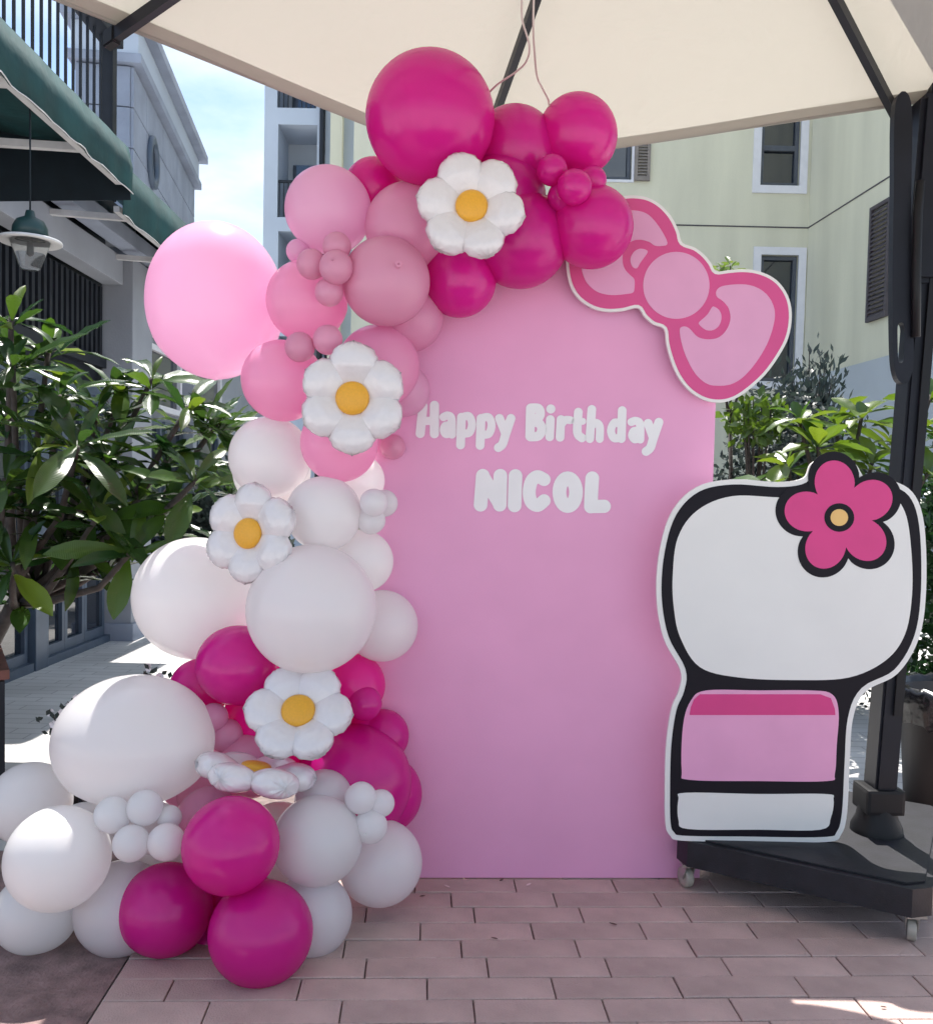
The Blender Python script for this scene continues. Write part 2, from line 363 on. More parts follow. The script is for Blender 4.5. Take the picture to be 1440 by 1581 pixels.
h = tube('door_handle', [(WX+.05,6.93,.55),(WX+.06,6.93,.6),(WX+.06,6.93,1.2),(WX+.05,6.93,1.25)], .012, M['rubber'], shop)
sb('sill', (WX-.05, 3.6, -.03), (WX+.05, 6.39, .035), 'alu'); sb('sill', (WX-.05, 6.61, -.03), (WX+.05, 7.79, .03), 'alu')
# roof railing
for y0 in [3.4 + i*.128 for i in range(33)]:
    beam('baluster', (-3.06, y0, 3.70), (-3.06, y0, 4.98), (.009,0,0), (0,.009,0), M['slate'], shop)
for y0 in (5.48, 7.62): sb('railing_post', (-3.11, y0, 3.705), (-3.01, y0+.09, 5.04), 'slate', .006)
sb('hand_rail', (-3.13, 3.3, 4.985), (-2.97, 7.75, 5.13), 'slate', .012)
sb('bottom_rail', (-3.10, 3.3, 3.84), (-3.02, 7.6, 3.90), 'slate', .006)
# second bay beyond the column
bay = empty('shopfront_wing', (-3.4, 10, 0)); tag(bay, 'pale shopfront wing with white framed dark windows beyond the column', 'building')
sb('wall', (-7, 8.56, 0), (-3.24, 15, 3.3), 'pale_render', 0, bay)
for y0, y1, z0, z1 in ((8.75, 10.0, 2.10, 2.75), (8.75, 10.0, 2.83, 3.2), (10.3, 11.6, 2.1, 2.75), (8.7,9.35,.05,2.0),(9.45,10.1,.05,2.0),(10.6,11.5,.05,2.0)):
    bm = bmesh.new(); t=.06
    for lo, hi in (((-3.235,y0,z0),(-3.17,y0+t,z1)),((-3.235,y1-t,z0),(-3.17,y1,z1)),((-3.235,y0+t,z0),(-3.17,y1-t,z0+t)),((-3.235,y0+t,z1-t),(-3.17,y1-t,z1))): add_box(bm, lo, hi)
    f = from_bm('window', bm, M['win_white'] if z0 > 1 else M['alu'], bay); box('pane', (-3.225,y0+t,z0+t),(-3.21,y1-t,z1-t), M['pane'], f)
sb('pilaster', (-3.235, 10.12, -.03), (-3.08, 10.26, 3.28), 'pale_render', .01, bay)
# ------------------------------------------------------------------ stone tower behind the terrace
T0 = Vector((-3.2, 8.6, 0)); T1 = Vector((-3.66, 12.0, 0)); td = (T1-T0).normalized(); tn = Vector((td.y, -td.x, 0)); TL = (T1-T0).length
tower = empty('stone_tower', T0); tag(tower, 'grey blue stone clad tower block with oval window above the awnings', 'building')
TM = Matrix.Translation(T0) @ Matrix((td, -tn, Vector((0,0,1)))).transposed().to_4x4()   # local x along the street face, y into the block
box('wall', (.02, .02, 3.35), (TL-.02, .52, 5.24), M['grey_stone'], tower, 0, TM)
for k in range(5):
    z0 = 3.36 + k*.376
    xs = [0, .55] + [.55 + (i+1)*.82 + (.41 if k%2 else 0) for i in range(4)]
    xs = [x for x in xs if x < TL-.2] + [TL]
    for a, b in zip(xs, xs[1:]): box('stone_block', (a+.006 if a else 0, 0, z0), (b-.006, .03, z0+.364), M['grey_stone'], tower, .006, TM)
    for a, b in ((.031, .52),): box('stone_block', (-.012, a, z0), (.019, b-.0, z0+.364), M['grey_stone'], tower, .006, TM)
box('cornice', (-.07, -.08, 5.242), (TL+.06, .58, 5.33), M['grey_stone'], tower, .012, TM)
box('parapet', (-.05, -.05, 5.331), (TL+.02, .55, 5.60), M['blue_grey'], tower, .01, TM)
box('coping', (-.15, -.15, 5.601), (TL+.12, .62, 5.70), M['grey_stone'], tower, .012, TM)
ow = onplane(234, 251, T0, tn); lx = (ow-T0).dot(td)
bm = bmesh.new()
lathe(bm, [(.17,0),(.17,.04),(.21,.05),(.25,.04),(.25,0)], (0,0,0), 32)
for v in bm.verts: v.co = TM @ Vector((lx + v.co.x*.85, -v.co.z-.002, ow.z + v.co.y*1.05))
f = from_bm('oval_window', bm, M['alu'], tower, True)
bm = bmesh.new(); vs = [bm.verts.new(TM @ Vector((lx+.15*math.cos(a), -.012, ow.z+.185*math.sin(a)))) for a in [k*math.pi/16 for k in range(32)]]; bm.faces.new(vs)
from_bm('pane', bm, M['pane'], f)
# ------------------------------------------------------------------ awnings
def awning(name, label, y0, y1, xf, zh, vh, xw=-3.1, zw=3.52, bar=True):
    a = empty(name, (xf, (y0+y1)/2, 0)); tag(a, label, 'awning', 'green shop awnings')
    n = 28; v = []; f = []
    for i in range(n+1):
        y = y0 + (y1-y0)*i/n
        sag = .004*math.sin(i*1.7) + .006*math.sin(i*.9+1)
        row = [(xw, y, zw), (xw*.6+xf*.4, y, zw*.6+(zh+vh)*.4 - .03+sag*.4), (xf-.02, y, zh+vh+sag*.3), (xf+.005+sag*.6, y, zh+vh*.55), (xf+sag, y, zh+.005*math.sin(i*1.3))]
        v += row
    for i in range(n):
        for k in range(4): b = i*5+k; f.append((b, b+1, b+6, b+5))
    o = from_py('fabric', v, f, M['teal'], a, True); md = o.modifiers.new('s', 'SOLIDIFY'); md.thickness = .006
    tube('hem', [(xf+.004*math.sin(i*1.7)+.006*math.sin(i*.9+1)+.006, y0+(y1-y0)*i/n, zh-.004+.005*math.sin(i*1.3)) for i in range(n+1)], .0035, M['white_metal'], a, 6)
    for yy, s in ((y1, 1),):
        fl = from_py('end_flap', [(xw, yy-.01, zw-.02), (xf-.02, yy-.01, zh+vh-.01), (xf, yy-.01, zh-.05), (xw, yy-.01, zh-.08)], [(0,1,2,3)], M['navy'], a); fl.modifiers.new('s','SOLIDIFY').thickness=.006
    if bar:
        beam('frame_arm', (xw, y1-.55, zh+.10), (xf-.03, y1-.55, zh+.06), (0,.022,0), (0,0,.02), M['white_metal'], a)
        beam('frame_arm', (xw, y0+.3, zh+.10), (xf-.03, y0+.3, zh+.06), (0,.022,0), (0,0,.02), M['white_metal'], a)
        beam('front_bar', (xf-.06, y0+.05, zh+.05), (xf-.06, y1-.05, zh+.05), (.02,0,0), (0,0,.02), M['white_metal'], a)
    return a
awning('awning', 'near teal green awning with wavy valance and pale hem', 4.02, 5.67, -2.12, 3.13, .27)
awning('awning', 'smaller far teal green awning below the oval window', 6.15, 8.2, -2.36, 3.14, .36, zw=3.8)
# ------------------------------------------------------------------ hanging lamp
LP = at(47, 372, 4.55)
lamp = empty('hanging_lamp', LP); tag(lamp, 'hanging lantern with green cap and clear tapered glass under the awning', 'lamp')
k = 4.55/F
bm = bmesh.new(); lathe(bm, [(.001, 46*k),(6*k,45*k),(8*k,36*k),(20*k,30*k),(25*k,20*k),(26*k,5*k),(22*k,5*k)], LP, 28); from_bm('cap', bm, M['lamp_green'], lamp, True)
bm = bmesh.new(); lathe(bm, [(22*k,6*k),(45*k,1*k),(46*k,-2*k),(44*k,-3.5*k),(25*k,0),(20*k,2*k)], LP, 36); from_bm('shade_disc', bm, M['white_metal'], lamp, True)
bm = bmesh.new(); lathe(bm, [(29*k,-1*k),(15*k,-40*k),(13.5*k,-43*k),(.001,-43.5*k)], LP, 32); from_bm('glass_cone', bm, M['lamp_glass'], lamp, True)
bm = bmesh.new(); lathe(bm, [(.001,0),(4*k,-2*k),(5*k,-20*k),(.001,-24*k)], LP, 16); from_bm('bulb', bm, M['white_metal'], lamp, True)
tube('rod', [LP+Vector((0,0,44*k)), Vector((LP.x, LP.y, 3.30))], .0045, M['navy'], lamp, 8)
# ------------------------------------------------------------------ apartment building behind
def wall_open(name, o, ux, width, z0, z1, openings, m, parent, depth=.18):
    """wall face spanned by ux (unit) and z with rectangular openings (u0,u1,z0,z1) and reveals"""
    n = Vector((ux.y, -ux.x, 0))                 # outward
    us = sorted({0, width, *[a for q in openings for a in q[:2]]}); zs = sorted({z0, z1, *[a for q in openings for a in q[2:]]})
    bm = bmesh.new(); P = lambda u, z, d=0: o + ux*u + Vector((0,0,z)) - n*d
    for a, b in zip(us, us[1:]):
        for c, d in zip(zs, zs[1:]):
            um, zm = (a+b)/2, (c+d)/2
            if any(q[0]<um<q[1] and q[2]<zm<q[3] for q in openings): continue
            bm.faces.new([bm.verts.new(P(*q)) for q in ((a,c),(b,c),(b,d),(a,d))])
    for u0_, u1_, c, d in openings:
        for (a, b) in (((u0_,c),(u1_,c)),((u1_,c),(u1_,d)),((u1_,d),(u0_,d)),((u0_,d),(u0_,c))):
            bm.faces.new([bm.verts.new(p) for p in (P(*a), P(*b), P(*b, depth), P(*a, depth))])
    bmesh.ops.remove_doubles(bm, verts=bm.verts, dist=1e-4)
    me = bpy.data.meshes.new(name); bm.to_mesh(me); bm.free(); me.materials.append(M[m]); return mesh_obj(name, me, parent)
def ring(bm, P, u0_, u1_, c, d, t, d0, d1):
    """rectangular ring of four bars inside u0..u1 x c..d, depth d0..d1 (P(u,z,depth))"""
    for a, b, e, g_ in ((u0_,u0_+t,c,d),(u1_-t,u1_,c,d),(u0_+t,u1_-t,c,c+t),(u0_+t,u1_-t,d-t,d)):
        vs = [bm.verts.new(P(u,z,dd)) for dd in (d0,d1) for u,z in ((a,e),(b,e),(b,g_),(a,g_))]
        for q in ((0,1,2,3),(7,6,5,4),(0,4,5,1),(1,5,6,2),(2,6,7,3),(3,7,4,0)): bm.faces.new([vs[i] for i in q])
def window(o, ux, q, parent, surround=True, split=.5, pane='pane'):
    n = Vector((ux.y, -ux.x, 0)); P = lambda u, z, d=0: o + ux*u + Vector((0,0,z)) - n*d
    u0_, u1_, c, d = q; bm = bmesh.new()
    ring(bm, P, u0_+.01, u1_-.01, c+.01, d-.01, .07, .06, .12)
    if split:
        zc = c+(d-c)*split
        vs = [bm.verts.new(P(u,z,dd)) for dd in (.05,.115) for u,z in ((u0_+.08,zc-.05),(u1_-.08,zc-.05),(u1_-.08,zc+.05),(u0_+.08,zc+.05))]
        for qq in ((0,1,2,3),(7,6,5,4),(0,4,5,1),(1,5,6,2),(2,6,7,3),(3,7,4,0)): bm.faces.new([vs[i] for i in qq])
    f = from_bm('window', bm, M['sash'], parent)
    from_py('pane', [P(u0_,c,.13),P(u1_,c,.13),P(u1_,d,.13),P(u0_,d,.13)], [(0,1,2,3)], M[pane], f)
    if surround:
        bm = bmesh.new(); t = .15; ring(bm, P, u0_-t, u1_+t, c-t, d+t, t, -.035, .02); from_bm('surround', bm, M['win_white'], f)
    return f
def shutter(o, ux, q, parent, m, nsl=18):
    n = Vector((ux.y, -ux.x, 0)); P = lambda u, z, d=0: o + ux*u + Vector((0,0,z)) - n*d
    u0_, u1_, c, d = q; bm = bmesh.new(); ring(bm, P, u0_, u1_, c, d, .06, -.075, -.02)
    f = from_bm('shutter', bm, M[m], parent)
    me = None
    for i in range(nsl):
        z = c + .07 + (d-c-.14)*(i+.5)/nsl; hh = (d-c-.14)/nsl
        v = [P(u0_+.06,z+hh*.42,-.028),P(u1_-.06,z+hh*.42,-.028),P(u1_-.06,z-hh*.42,-.07),P(u0_+.06,z-hh*.42,-.07)]
        v += [p + Vector((0,0,-.014)) for p in v]
        from_py('slat', v, [(0,1,2,3),(7,6,5,4),(0,4,5,1),(1,5,6,2),(2,6,7,3),(3,7,4,0)], M[m], f)
    return f
flats = empty('apartment_building', (2, 18, 0)); tag(flats, 'pale cream apartment building with white framed windows and louvred shutters', 'building')
FY = 18.0; FO = Vector((at(545, 300, FY).x, FY, 0)); FX = Vector((1,0,0)); CORN = at(1247, 352, FY); FW = CORN.x - FO.x
def fq(x0, x1, y0, y1, o=FO, ux=FX):
    n = Vector((ux.y,-ux.x,0)); a = onplane(x0, y1, o, n); b = onplane(x1, y0, o, n)
    return ((a-o).dot(ux), (b-o).dot(ux), a.z, b.z)
def shrink(q, t=.15): return (q[0]+t, q[1]-t, q[2]+t, q[3]-t)
q1 = shrink(fq(1160, 1249, 163, 298)); q2 = shrink(fq(1155, 1244, 383, 600)); q3 = fq(920, 976, 205, 277)
q4 = fq(770, 830, 200, 277); q5 = fq(600, 660, 250, 330); q6 = fq(930, 985, 385, 560)
ops = [q1, q2, q3, q4, q6]
wall_open('wall', FO, FX, FW, -1, 15, ops, 'cream', flats)
for q in (q1, q2): window(FO, FX, q, flats, True, .53)
for q in (q3, q4, q6): window(FO, FX, q, flats, False, 0)
for q in (q3, q4):
    bm = bmesh.new(); n = Vector((0,-1,0)); P = lambda u, z, d=0: FO + FX*u + Vector((0,0,z)) - n*d
    ring(bm, P, q[0]-.05, q[1]+.05, q[2]-.05, q[3]+.05, .05, -.03, .02); from_bm('window_trim', bm, M['win_white'], flats)
s3 = fq(978, 1004, 208, 280); shutter(FO, FX, s3, flats, 'shutter_tan', 13)
s3b = (q3[0]-.42, q3[0]-.07, s3[2], s3[3]); shutter(FO, FX, s3b, flats, 'shutter_tan', 13)
box('groove', (FO.x+.01, FY-.012, CORN.z-.012), (CORN.x-.001, FY+.03, CORN.z+.012), M['shutter'], flats)
# side wing coming forward on the right
e = atz(1385, 265, CORN.z); SO = Vector((CORN.x, FY, 0)); SX = Vector((e.x-SO.x, e.y-SO.y, 0)).normalized()
SXr = SX                                                           # runs towards the camera
def wq(px, py):                                                    # u, z on the side face
    n = Vector((SX.y, -SX.x, 0)); p = onplane(px, py, SO, n); return (p-SO).dot(SX), p.z
ua, za = wq(1348, 322); ub, zb = wq(1377, 309); uc, zc = wq(1346, 497)
SW = 9.0
nS = Vector((SX.y, -SX.x, 0))
if nS.x > 0: nS = -nS
band = wq(1285, 573)[1]
from_py('side_wall', [SO+Vector((0,0,band)), SO+SX*SW+Vector((0,0,band)), SO+SX*SW+Vector((0,0,15)), SO+Vector((0,0,15))], [(0,1,2,3)], M['cream'], flats)
from_py('side_wall_base', [SO+nS*.03+Vector((0,0,-1)), SO+nS*.03+SX*SW+Vector((0,0,-1)), SO+nS*.03+SX*SW+Vector((0,0,band)), SO+nS*.03+Vector((0,0,band)), SO+SX*SW+Vector((0,0,band)), SO+Vector((0,0,band))], [(0,1,2,3),(3,2,4,5)], M['cream_grey'], flats)
beam('groove', SO+SX*.0+Vector((0,0,CORN.z)), SO+SX*SW+Vector((0,0,CORN.z)), nS*.01, (0,0,.012), M['shutter'], flats)
# side shutters: SX runs to the camera, outward normal is towards -X
SO2 = SO + SX*SW; SXn = -SX                                        # right handed: outward = (uy,-ux)
def sq(u0_, u1_): return (SW-u1_, SW-u0_)
if Vector((SXn.y, -SXn.x, 0)).x > 0: SO2, SXn = SO, SX
def tou(u): return (SO + SX*u - SO2).dot(SXn)
u_lo, u_hi = sorted((tou(ua), tou(ub + .05)))
shutter(SO2, SXn, (u_lo, u_hi, zc, za+.0), flats, 'shutter', 24)
u2 = sorted((tou(ub + 1.0), tou(ub+1.7))); shutter(SO2, SXn, (*u2, zc, za), flats, 'shutter', 24)
# grey wing with loggias on the left
wing = empty('loggia_wing', (-4, 20, 0)); tag(wing, 'blue grey apartment wing with stacked loggias beside the sky', 'building')
GY = 19.0; GO = Vector((at(407, 300, GY).x, GY, 0)); GW = FO.x + 1.5 - GO.x
gq = [fq(428, 490, a, b, GO) for a, b in ((60, 166), (193, 335), (358, 500), (520, 640))]
wall_open('wall', GO, FX, GW, -1, 14.5, gq, 'blue_grey', wing, 1.1)
for q in gq:
    from_py('back_wall', [GO+Vector((q[0],1.08,q[2])), GO+Vector((q[1],1.08,q[2])), GO+Vector((q[1],1.08,q[3])), GO+Vector((q[0],1.08,q[3]))], [(0,1,2,3)], M['cream_grey'], wing)
    box('balcony_door', (GO.x+q[0]+.12, GY+1.0, q[2]+.01), (GO.x+q[0]+.62, GY+1.07, q[2]+ (q[3]-q[2])*.75), M['pane_blue'], wing)
    r = box('railing', (GO.x+q[0]+.01, GY+.03, q[2]+.72), (GO.x+q[1]-.01, GY+.07, q[2]+.77), M['slate'], wing)
    nb = 9
    for i in range(nb):
        xx = GO.x+q[0]+.03+(q[1]-q[0]-.06)*i/(nb-1); box('baluster', (xx-.01, GY+.04, q[2]), (xx+.01, GY+.06, q[2]+.719), M['slate'], r)
px_ = at(497, 250, GY-.1); tube('drain_pipe', [(px_.x, GY-.09, 0), (px_.x, GY-.09, 14)], .06, M['slate'], wing, 8)
px_ = at(504, 250, GY-.1); tube('drain_pipe', [(px_.x+.05, GY-.08, 0), (px_.x+.05, GY-.08, 7.7)], .04, M['slate'], wing, 8)
xa = at(510, 250, GY-.2).x; xb_ = at(528, 250, GY-.2).x
box('pilaster', (xa, GY-.25, -1), (xb_, GY-.002, 14.5), M['cream'], wing)
box('roof_edge', (GO.x-.1, GY-.12, 14.502), (GO.x+GW, GY+2, 14.7), M['blue_grey'], wing)
box('flank', (GO.x+.002, GY+.003, -1), (GO.x+.2, GY+6, 14.5), M['blue_grey'], wing)
# ------------------------------------------------------------------ umbrella
HU = 2.66
A, B_, C_ = atz(185, 35, HU), atz(733, 257, HU), atz(1380, 160, HU)
CEN = A + C_ - B_; APEX = Vector((CEN.x, CEN.y, HU + .50))
umb = empty('cantilever_umbrella', atz(1355, 1290, .0).to_3d() if False else (1.36, 3.05, 0)); tag(umb, 'cream cantilever umbrella with dark mast on a black wheeled base', 'umbrella')
c0 = B_; c1 = B_ + (A-B_)*2; c3 = B_ + (C_-B_)*2; c2 = c1 + (c3 - B_)
edge = [c0, A, c1, (c1+c2)/2, c2, (c2+c3)/2, c3, C_]
bm = bmesh.new(); NS, NT = 12, 10; vmap = {}
def cv(key, p):
    if key not in vmap: vmap[key] = bm.verts.new(p)
    return vmap[key]
for s_ in range(8):
    e0, e1 = edge[s_], edge[(s_+1)%8]
    def pt(i, j):
        t = i/NS; q = j/NT
        p = APEX.lerp(e0.lerp(e1, q), t); p = p.copy(); p.z -= .035*t*math.sin(math.pi*q)*(1-.6*t) - .02*math.sin(math.pi*t)
        return p
    for i in range(NS):
        for j in range(NT):
            ks = []
            for a, b in ((i,j),(i+1,j),(i+1,j+1),(i,j+1)):
                key = ('c',) if a == 0 else (('r', s_, a) if b == 0 else (('r', (s_+1)%8, a) if b == NT else (s_, a, b)))
                ks.append(cv(key, pt(a, b)))
            u = []
            for x in ks:
                if x not in u: u.append(x)
            bm.faces.new(u)
canopy = from_bm('canopy', bm, M['canvas'], umb, True)
tube('edge_binding', [p - Vector((0,0,.004)) for p in (edge + [edge[0]])], .008, M['canvas'], canopy, 6)
for i in range(8):
    e0, e1 = edge[i], edge[(i+1)%8]; dz = Vector((0,0,-.007)); vv = []
    for j in range(11):
        q = e0.lerp(e1, j/10); vv += [q+dz, q.lerp(APEX, .034)+dz]
    from_py('hem', vv, [(2*j,2*j+2,2*j+3,2*j+1) for j in range(10)], M['canvas'], canopy)
for p in edge:
    d = (p-APEX); s = d.cross(Vector((0,0,1))).normalized(); a = APEX + d*.03 - Vector((0,0,.04)); b = p - Vector((0,0,.028)) + d.normalized()*.01
    beam('rib', a, b, s*.012, Vector((0,0,.018)), M['metal_dark'], umb)
    beam('rib_tip', b, b + d.normalized()*.045 , s*.017, Vector((0,0,.024)), M['rubber'], umb, .004)
bm = bmesh.new(); lathe(bm, [(.001,.10),(.05,.10),(.07,.05),(.07,-.12),(.001,-.13)], APEX, 20); from_bm('hub', bm, M['metal_dark'], umb, True)
# wheeled base
d0 = atz(1052, 1297, .18); d1 = atz(1420, 1376, .18); fd = (d1-d0); fl_ = fd.length; fd.normalize(); bd = Vector((-fd.y, fd.x, 0))
DW, DD = fl_ + .06, .86
def dk(s, t, z): p = d0 + fd*(s-.03) + bd*t; return Vector((p.x, p.y, z))
ch = .05
out = [(ch,0),(DW-ch,0),(DW,ch),(DW,DD-ch),(DW-ch,DD),(ch,DD),(0,DD-ch),(0,ch)]
sheet('base_plate', [dk(s,t,.18) for s,t in out], Vector((0,0,1)), .085, M['metal_base'], umb)
bp = umb.children[-1]; md = bp.modifiers.new('b','BEVEL'); md.width = .006; md.segments = 2
ins = [(s*.94+.03*DW, t*.94+.03*DD) for s, t in out]
sheet('base_lid', [dk(s,t,.187) for s,t in ins], Vector((0,0,1)), .006, M['metal_base'], umb)
def caster(s, t, yaw):
    o = dk(s, t, 0); r = .034
    c = box('caster', (o.x-.03, o.y-.03, .086), (o.x+.03, o.y+.03, .094), M['zinc'], umb)
    ax = Vector((math.cos(yaw), math.sin(yaw), 0)); fw = Vector((-ax.y, ax.x, 0))
    cw = o + fw*.022 + Vector((0,0,r))
    bm = bmesh.new(); Mx = Matrix((fw, Vector((0,0,1)), ax)).transposed()
    rr = lathe(bm, [(.006,-.012),(r*.6,-.012),(r*.95,-.013),(r,-.009),(r,.009),(r*.95,.013),(r*.6,.012),(.006,.012)], cw, 24, Mx)
    bm.faces.new(rr[0]); bm.faces.new(rr[-1][::-1]); from_bm('wheel', bm, M['wheel'], c, True)
    bm = bmesh.new()
    for sd_ in (-1, 1):
        add_beam(bm, o + ax*.017*sd_ + Vector((0,0,.09)), cw + ax*.017*sd_, ax*.0018, fw*.014)
    add_beam(bm, o - ax*.019 + Vector((0,0,.084)), o + ax*.019 + Vector((0,0,.084)), fw*.02, Vector((0,0,.003)))
    from_bm('fork', bm, M['zinc'], c)
    return c
for s, t, yw in ((.045,.05,.3),(DW-.05,.05,-.4),(.06,DD-.06,.9),(DW-.06,DD-.06,-1)): caster(s, t, yw)
# mast
MB = atz(1352, 1283, .187); MT = at(1452, 60, MB.y + .03)
md_ = (MT-MB).normalized(); mxv = Vector((1,0,0)); myv = Vector((0,1,0))
bm = bmesh.new(); lathe(bm, [(.085,0),(.083,.02),(.068,.05),(.062,.09)], MB, 24); from_bm('socket_cone', bm, M['rubber'], umb, True)
box('socket_collar', (MB.x-.062, MB.y-.062, .26), (MB.x+.066, MB.y+.062, .345), M['rubber'], umb, .012)
beam('mast', MB + md_*.05, MT, mxv*.037, myv*.05, M['metal_dark'], umb, .008)
mk = lambda py: MB + (MT-MB)*((at(1400, py, MB.y).z-MB.z)/(MT.z-MB.z))
beam('mast_track', mk(1100)-myv*.058+mxv*.012, mk(300)-myv*.058+mxv*.012, mxv*.014, myv*.004, M['rubber'], umb)
beam('slide_housing', mk(440)+mxv*.022, mk(150)+mxv*.022, mxv*.10, myv*.075, M['metal_dark'], umb, .016)
# lever with a long slot hanging from the housing
def lever():
    Y = MB.y - .10
    out_ = spline([(1382,158),(1379,300),(1377,430),(1378,540),(1383,580),(1394,592),(1405,583),(1410,550),(1408,480),(1406,400),(1406,300),(1406,158)], 5)
    hole = spline([(1385,505),(1389,498),(1394,500),(1396,512),(1395,535),(1394,556),(1390,560),(1386,556),(1385,530)], 4)
    bm = bmesh.new(); 
    for dy in (0,):
        es = []
        for loop in (out_, hole):
            vs = [bm.verts.new(at(p.x, p.y, Y)) for p in loop]
            es += [bm.edges.new((vs[i], vs[(i+1)%len(vs)])) for i in range(len(vs))]
        bmesh.ops.triangle_fill(bm, use_beauty=True, edges=es, use_dissolve=False)
    fs = bm.faces[:]
    r = bmesh.ops.extrude_face_region(bm, geom=fs)
    for v in [x for x in r['geom'] if isinstance(x, bmesh.types.BMVert)]: v.co.y += .03
    return from_bm('lever', bm, M['metal_dark'], umb)
lever()
tube('grip_rod', [at(1420,280,MB.y-.11), at(1416,330,MB.y-.115), at(1414,420,MB.y-.115), at(1413,520,MB.y-.11)], .014, M['rubber'], umb, 12)
box('stay_bracket', (C_.x+.00, C_.y-.03, HU-.10), (C_.x+.07, C_.y+.03, HU-.045), M['metal_dark'], umb, .006)
MTOP = MT + md_*.04
beam('mast_extension', MT, MTOP, mxv*.036, myv*.05, M['metal_dark'], umb, .008)
HB = APEX + Vector((0,0,.24)); ad = (HB-MTOP); sx = ad.cross(Vector((0,0,1))).normalized()
beam('arm', MTOP, HB, sx*.04, Vector((0,0,.05)), M['metal_dark'], umb, .008)
ml_ = MT + Vector((.30,-.20,-.02)); beam('mast_crosshead', MT - md_*.03, ml_, Vector((.0,.03,0)), Vector((0,0,.03)), M['metal_dark'], umb); beam('strut', ml_, MTOP.lerp(HB,.8), sx*.025, Vector((0,0,.03)), M['metal_dark'], umb, .006)
beam('hanger', HB + Vector((0,0,.02)), APEX + Vector((0,0,.08)), Vector((.02,0,0)), Vector((0,.02,0)), M['metal_dark'], umb)
# cords tied from the umbrella rib to the garland
def cord(label, pp, r=.0028):
    pts = [at(x, y, Y) for x, y, Y in pp]; P2 = []
    for i in range(len(pts)-1):
        p0, p1, p2, p3 = pts[max(i-1,0)], pts[i], pts[i+1], pts[min(i+2,len(pts)-1)]
        for j in range(6):
            t=j/6; P2.append(.5*((2*p1)+(p2-p0)*t+(2*p0-5*p1+4*p2-p3)*t*t+(3*p1-p0-3*p2+p3)*t**3))
    P2.append(pts[-1]); o = tube('cord', P2, r, M['cord'], None, 6); tag(o, label, 'cord')
cord('pale cord looping from umbrella rib back to the hot pink balloons', [(806,-10,2.45),(806,30,2.5),(817,70,2.55),(812,95,2.62),(795,112,2.68),(768,130,2.74),(748,150,2.8)])
cord('pale cord hanging straight down onto the hot pink balloons', [(824,-10,2.45),(823,40,2.5),(825,80,2.6),(829,118,2.7),(838,138,2.75),(847,158,2.8),(846,185,2.82)])

# ------------------------------------------------------------------ backdrop
bn = -pv                                                             # outward normal, to the camera
BK = empty('pink_backdrop', PO, AY); tag(BK, 'tall arched pink backdrop panel with white birthday lettering', 'backdrop')
def bk(px, py, off=0): return onplane(px, py, PO + bn*off, bn)
xl = (bk(577, 800)-PO).dot(pu); xr = (bk(1103, 660)-PO).dot(pu); ztop = bk(839, 300).z
hw = (xr-xl)/2; xm = (xl+xr)/2; zc_ = ztop - hw
arch = [pw(xl,0,.004), pw(xr,0,.004)] + [pw(xm+hw*math.cos(a), 0, zc_+hw*math.sin(a)) for a in [i*math.pi/48 for i in range(49)]]
sheet('panel', arch, bn, .018, M['pink_panel'], BK)
sheet('back_board', [p - bn*.0185 for p in arch], bn, .004, M['panel_edge'], BK)
for sx_ in (xl+.15, xr-.15):
    beam('stand_leg', pw(sx_, .03, .0), pw(sx_, .03, 1.7), pu*.015, pv*.012, M['metal_dark'], BK)
    beam('stand_foot', pw(sx_, .02, .015), pw(sx_, .40, .015), pu*.02, Vector((0,0,.012)), M['metal_dark'], BK)
# lettering: union of thick strokes meshed by marching squares
def letter(strokes, name='letter'):
    """strokes: list of (points in photo pixels, radius)"""
    segs = []
    for pts, r in strokes:
        if len(pts) == 1: segs.append((pts[0], pts[0], r))
        else: segs += [(a, b, r) for a, b in zip(pts, pts[1:])]
    x0 = min(min(a[0],b[0])-r for a,b,r in segs)-1; x1 = max(max(a[0],b[0])+r for a,b,r in segs)+1
    y0 = min(min(a[1],b[1])-r for a,b,r in segs)-1; y1 = max(max(a[1],b[1])+r for a,b,r in segs)+1
    h = .8; nx = int((x1-x0)/h)+2; ny = int((y1-y0)/h)+2
    def sdf(x, y):
        m = 1e9
        for (ax,ay),(bx,by),r in segs:
            dx, dy = bx-ax, by-ay; dd = dx*dx+dy*dy
            t = 0 if dd == 0 else max(0, min(1, ((x-ax)*dx+(y-ay)*dy)/dd))
            m = min(m, math.hypot(x-ax-t*dx, y-ay-t*dy)-r)
        return m
    G = [[sdf(x0+i*h, y0+j*h) for i in range(nx)] for j in range(ny)]
    verts, faces, vm = [], [], {}
    def V(key, x, y):
        if key not in vm: vm[key] = len(verts); verts.append(bk(x, y, .0016))
        return vm[key]
    for j in range(ny-1):
        for i in range(nx-1):
            c = [(i,j),(i+1,j),(i+1,j+1),(i,j+1)]; g = [G[b][a] for a,b in c]
            if all(q >= 0 for q in g): continue
            poly = []
            for k_ in range(4):
                a, b = c[k_], c[(k_+1)%4]; ga, gb = g[k_], g[(k_+1)%4]
                if ga < 0: poly.append(V(a, x0+a[0]*h, y0+a[1]*h))
                if (ga < 0) != (gb < 0):
                    t = ga/(ga-gb); key = (min(a,b), max(a,b)); poly.append(V(key, x0+(a[0]+(b[0]-a[0])*t)*h, y0+(a[1]+(b[1]-a[1])*t)*h))
            if len(poly) > 2: faces.append(poly[::-1])
    return from_py(name, verts, faces, M['letter'], BK)
def Z(pts): return [(600+x/2.88, 580+y/2.88) for x, y in pts]
def sp(pts): return [(p.x, p.y) for p in spline(pts, 5, False)]
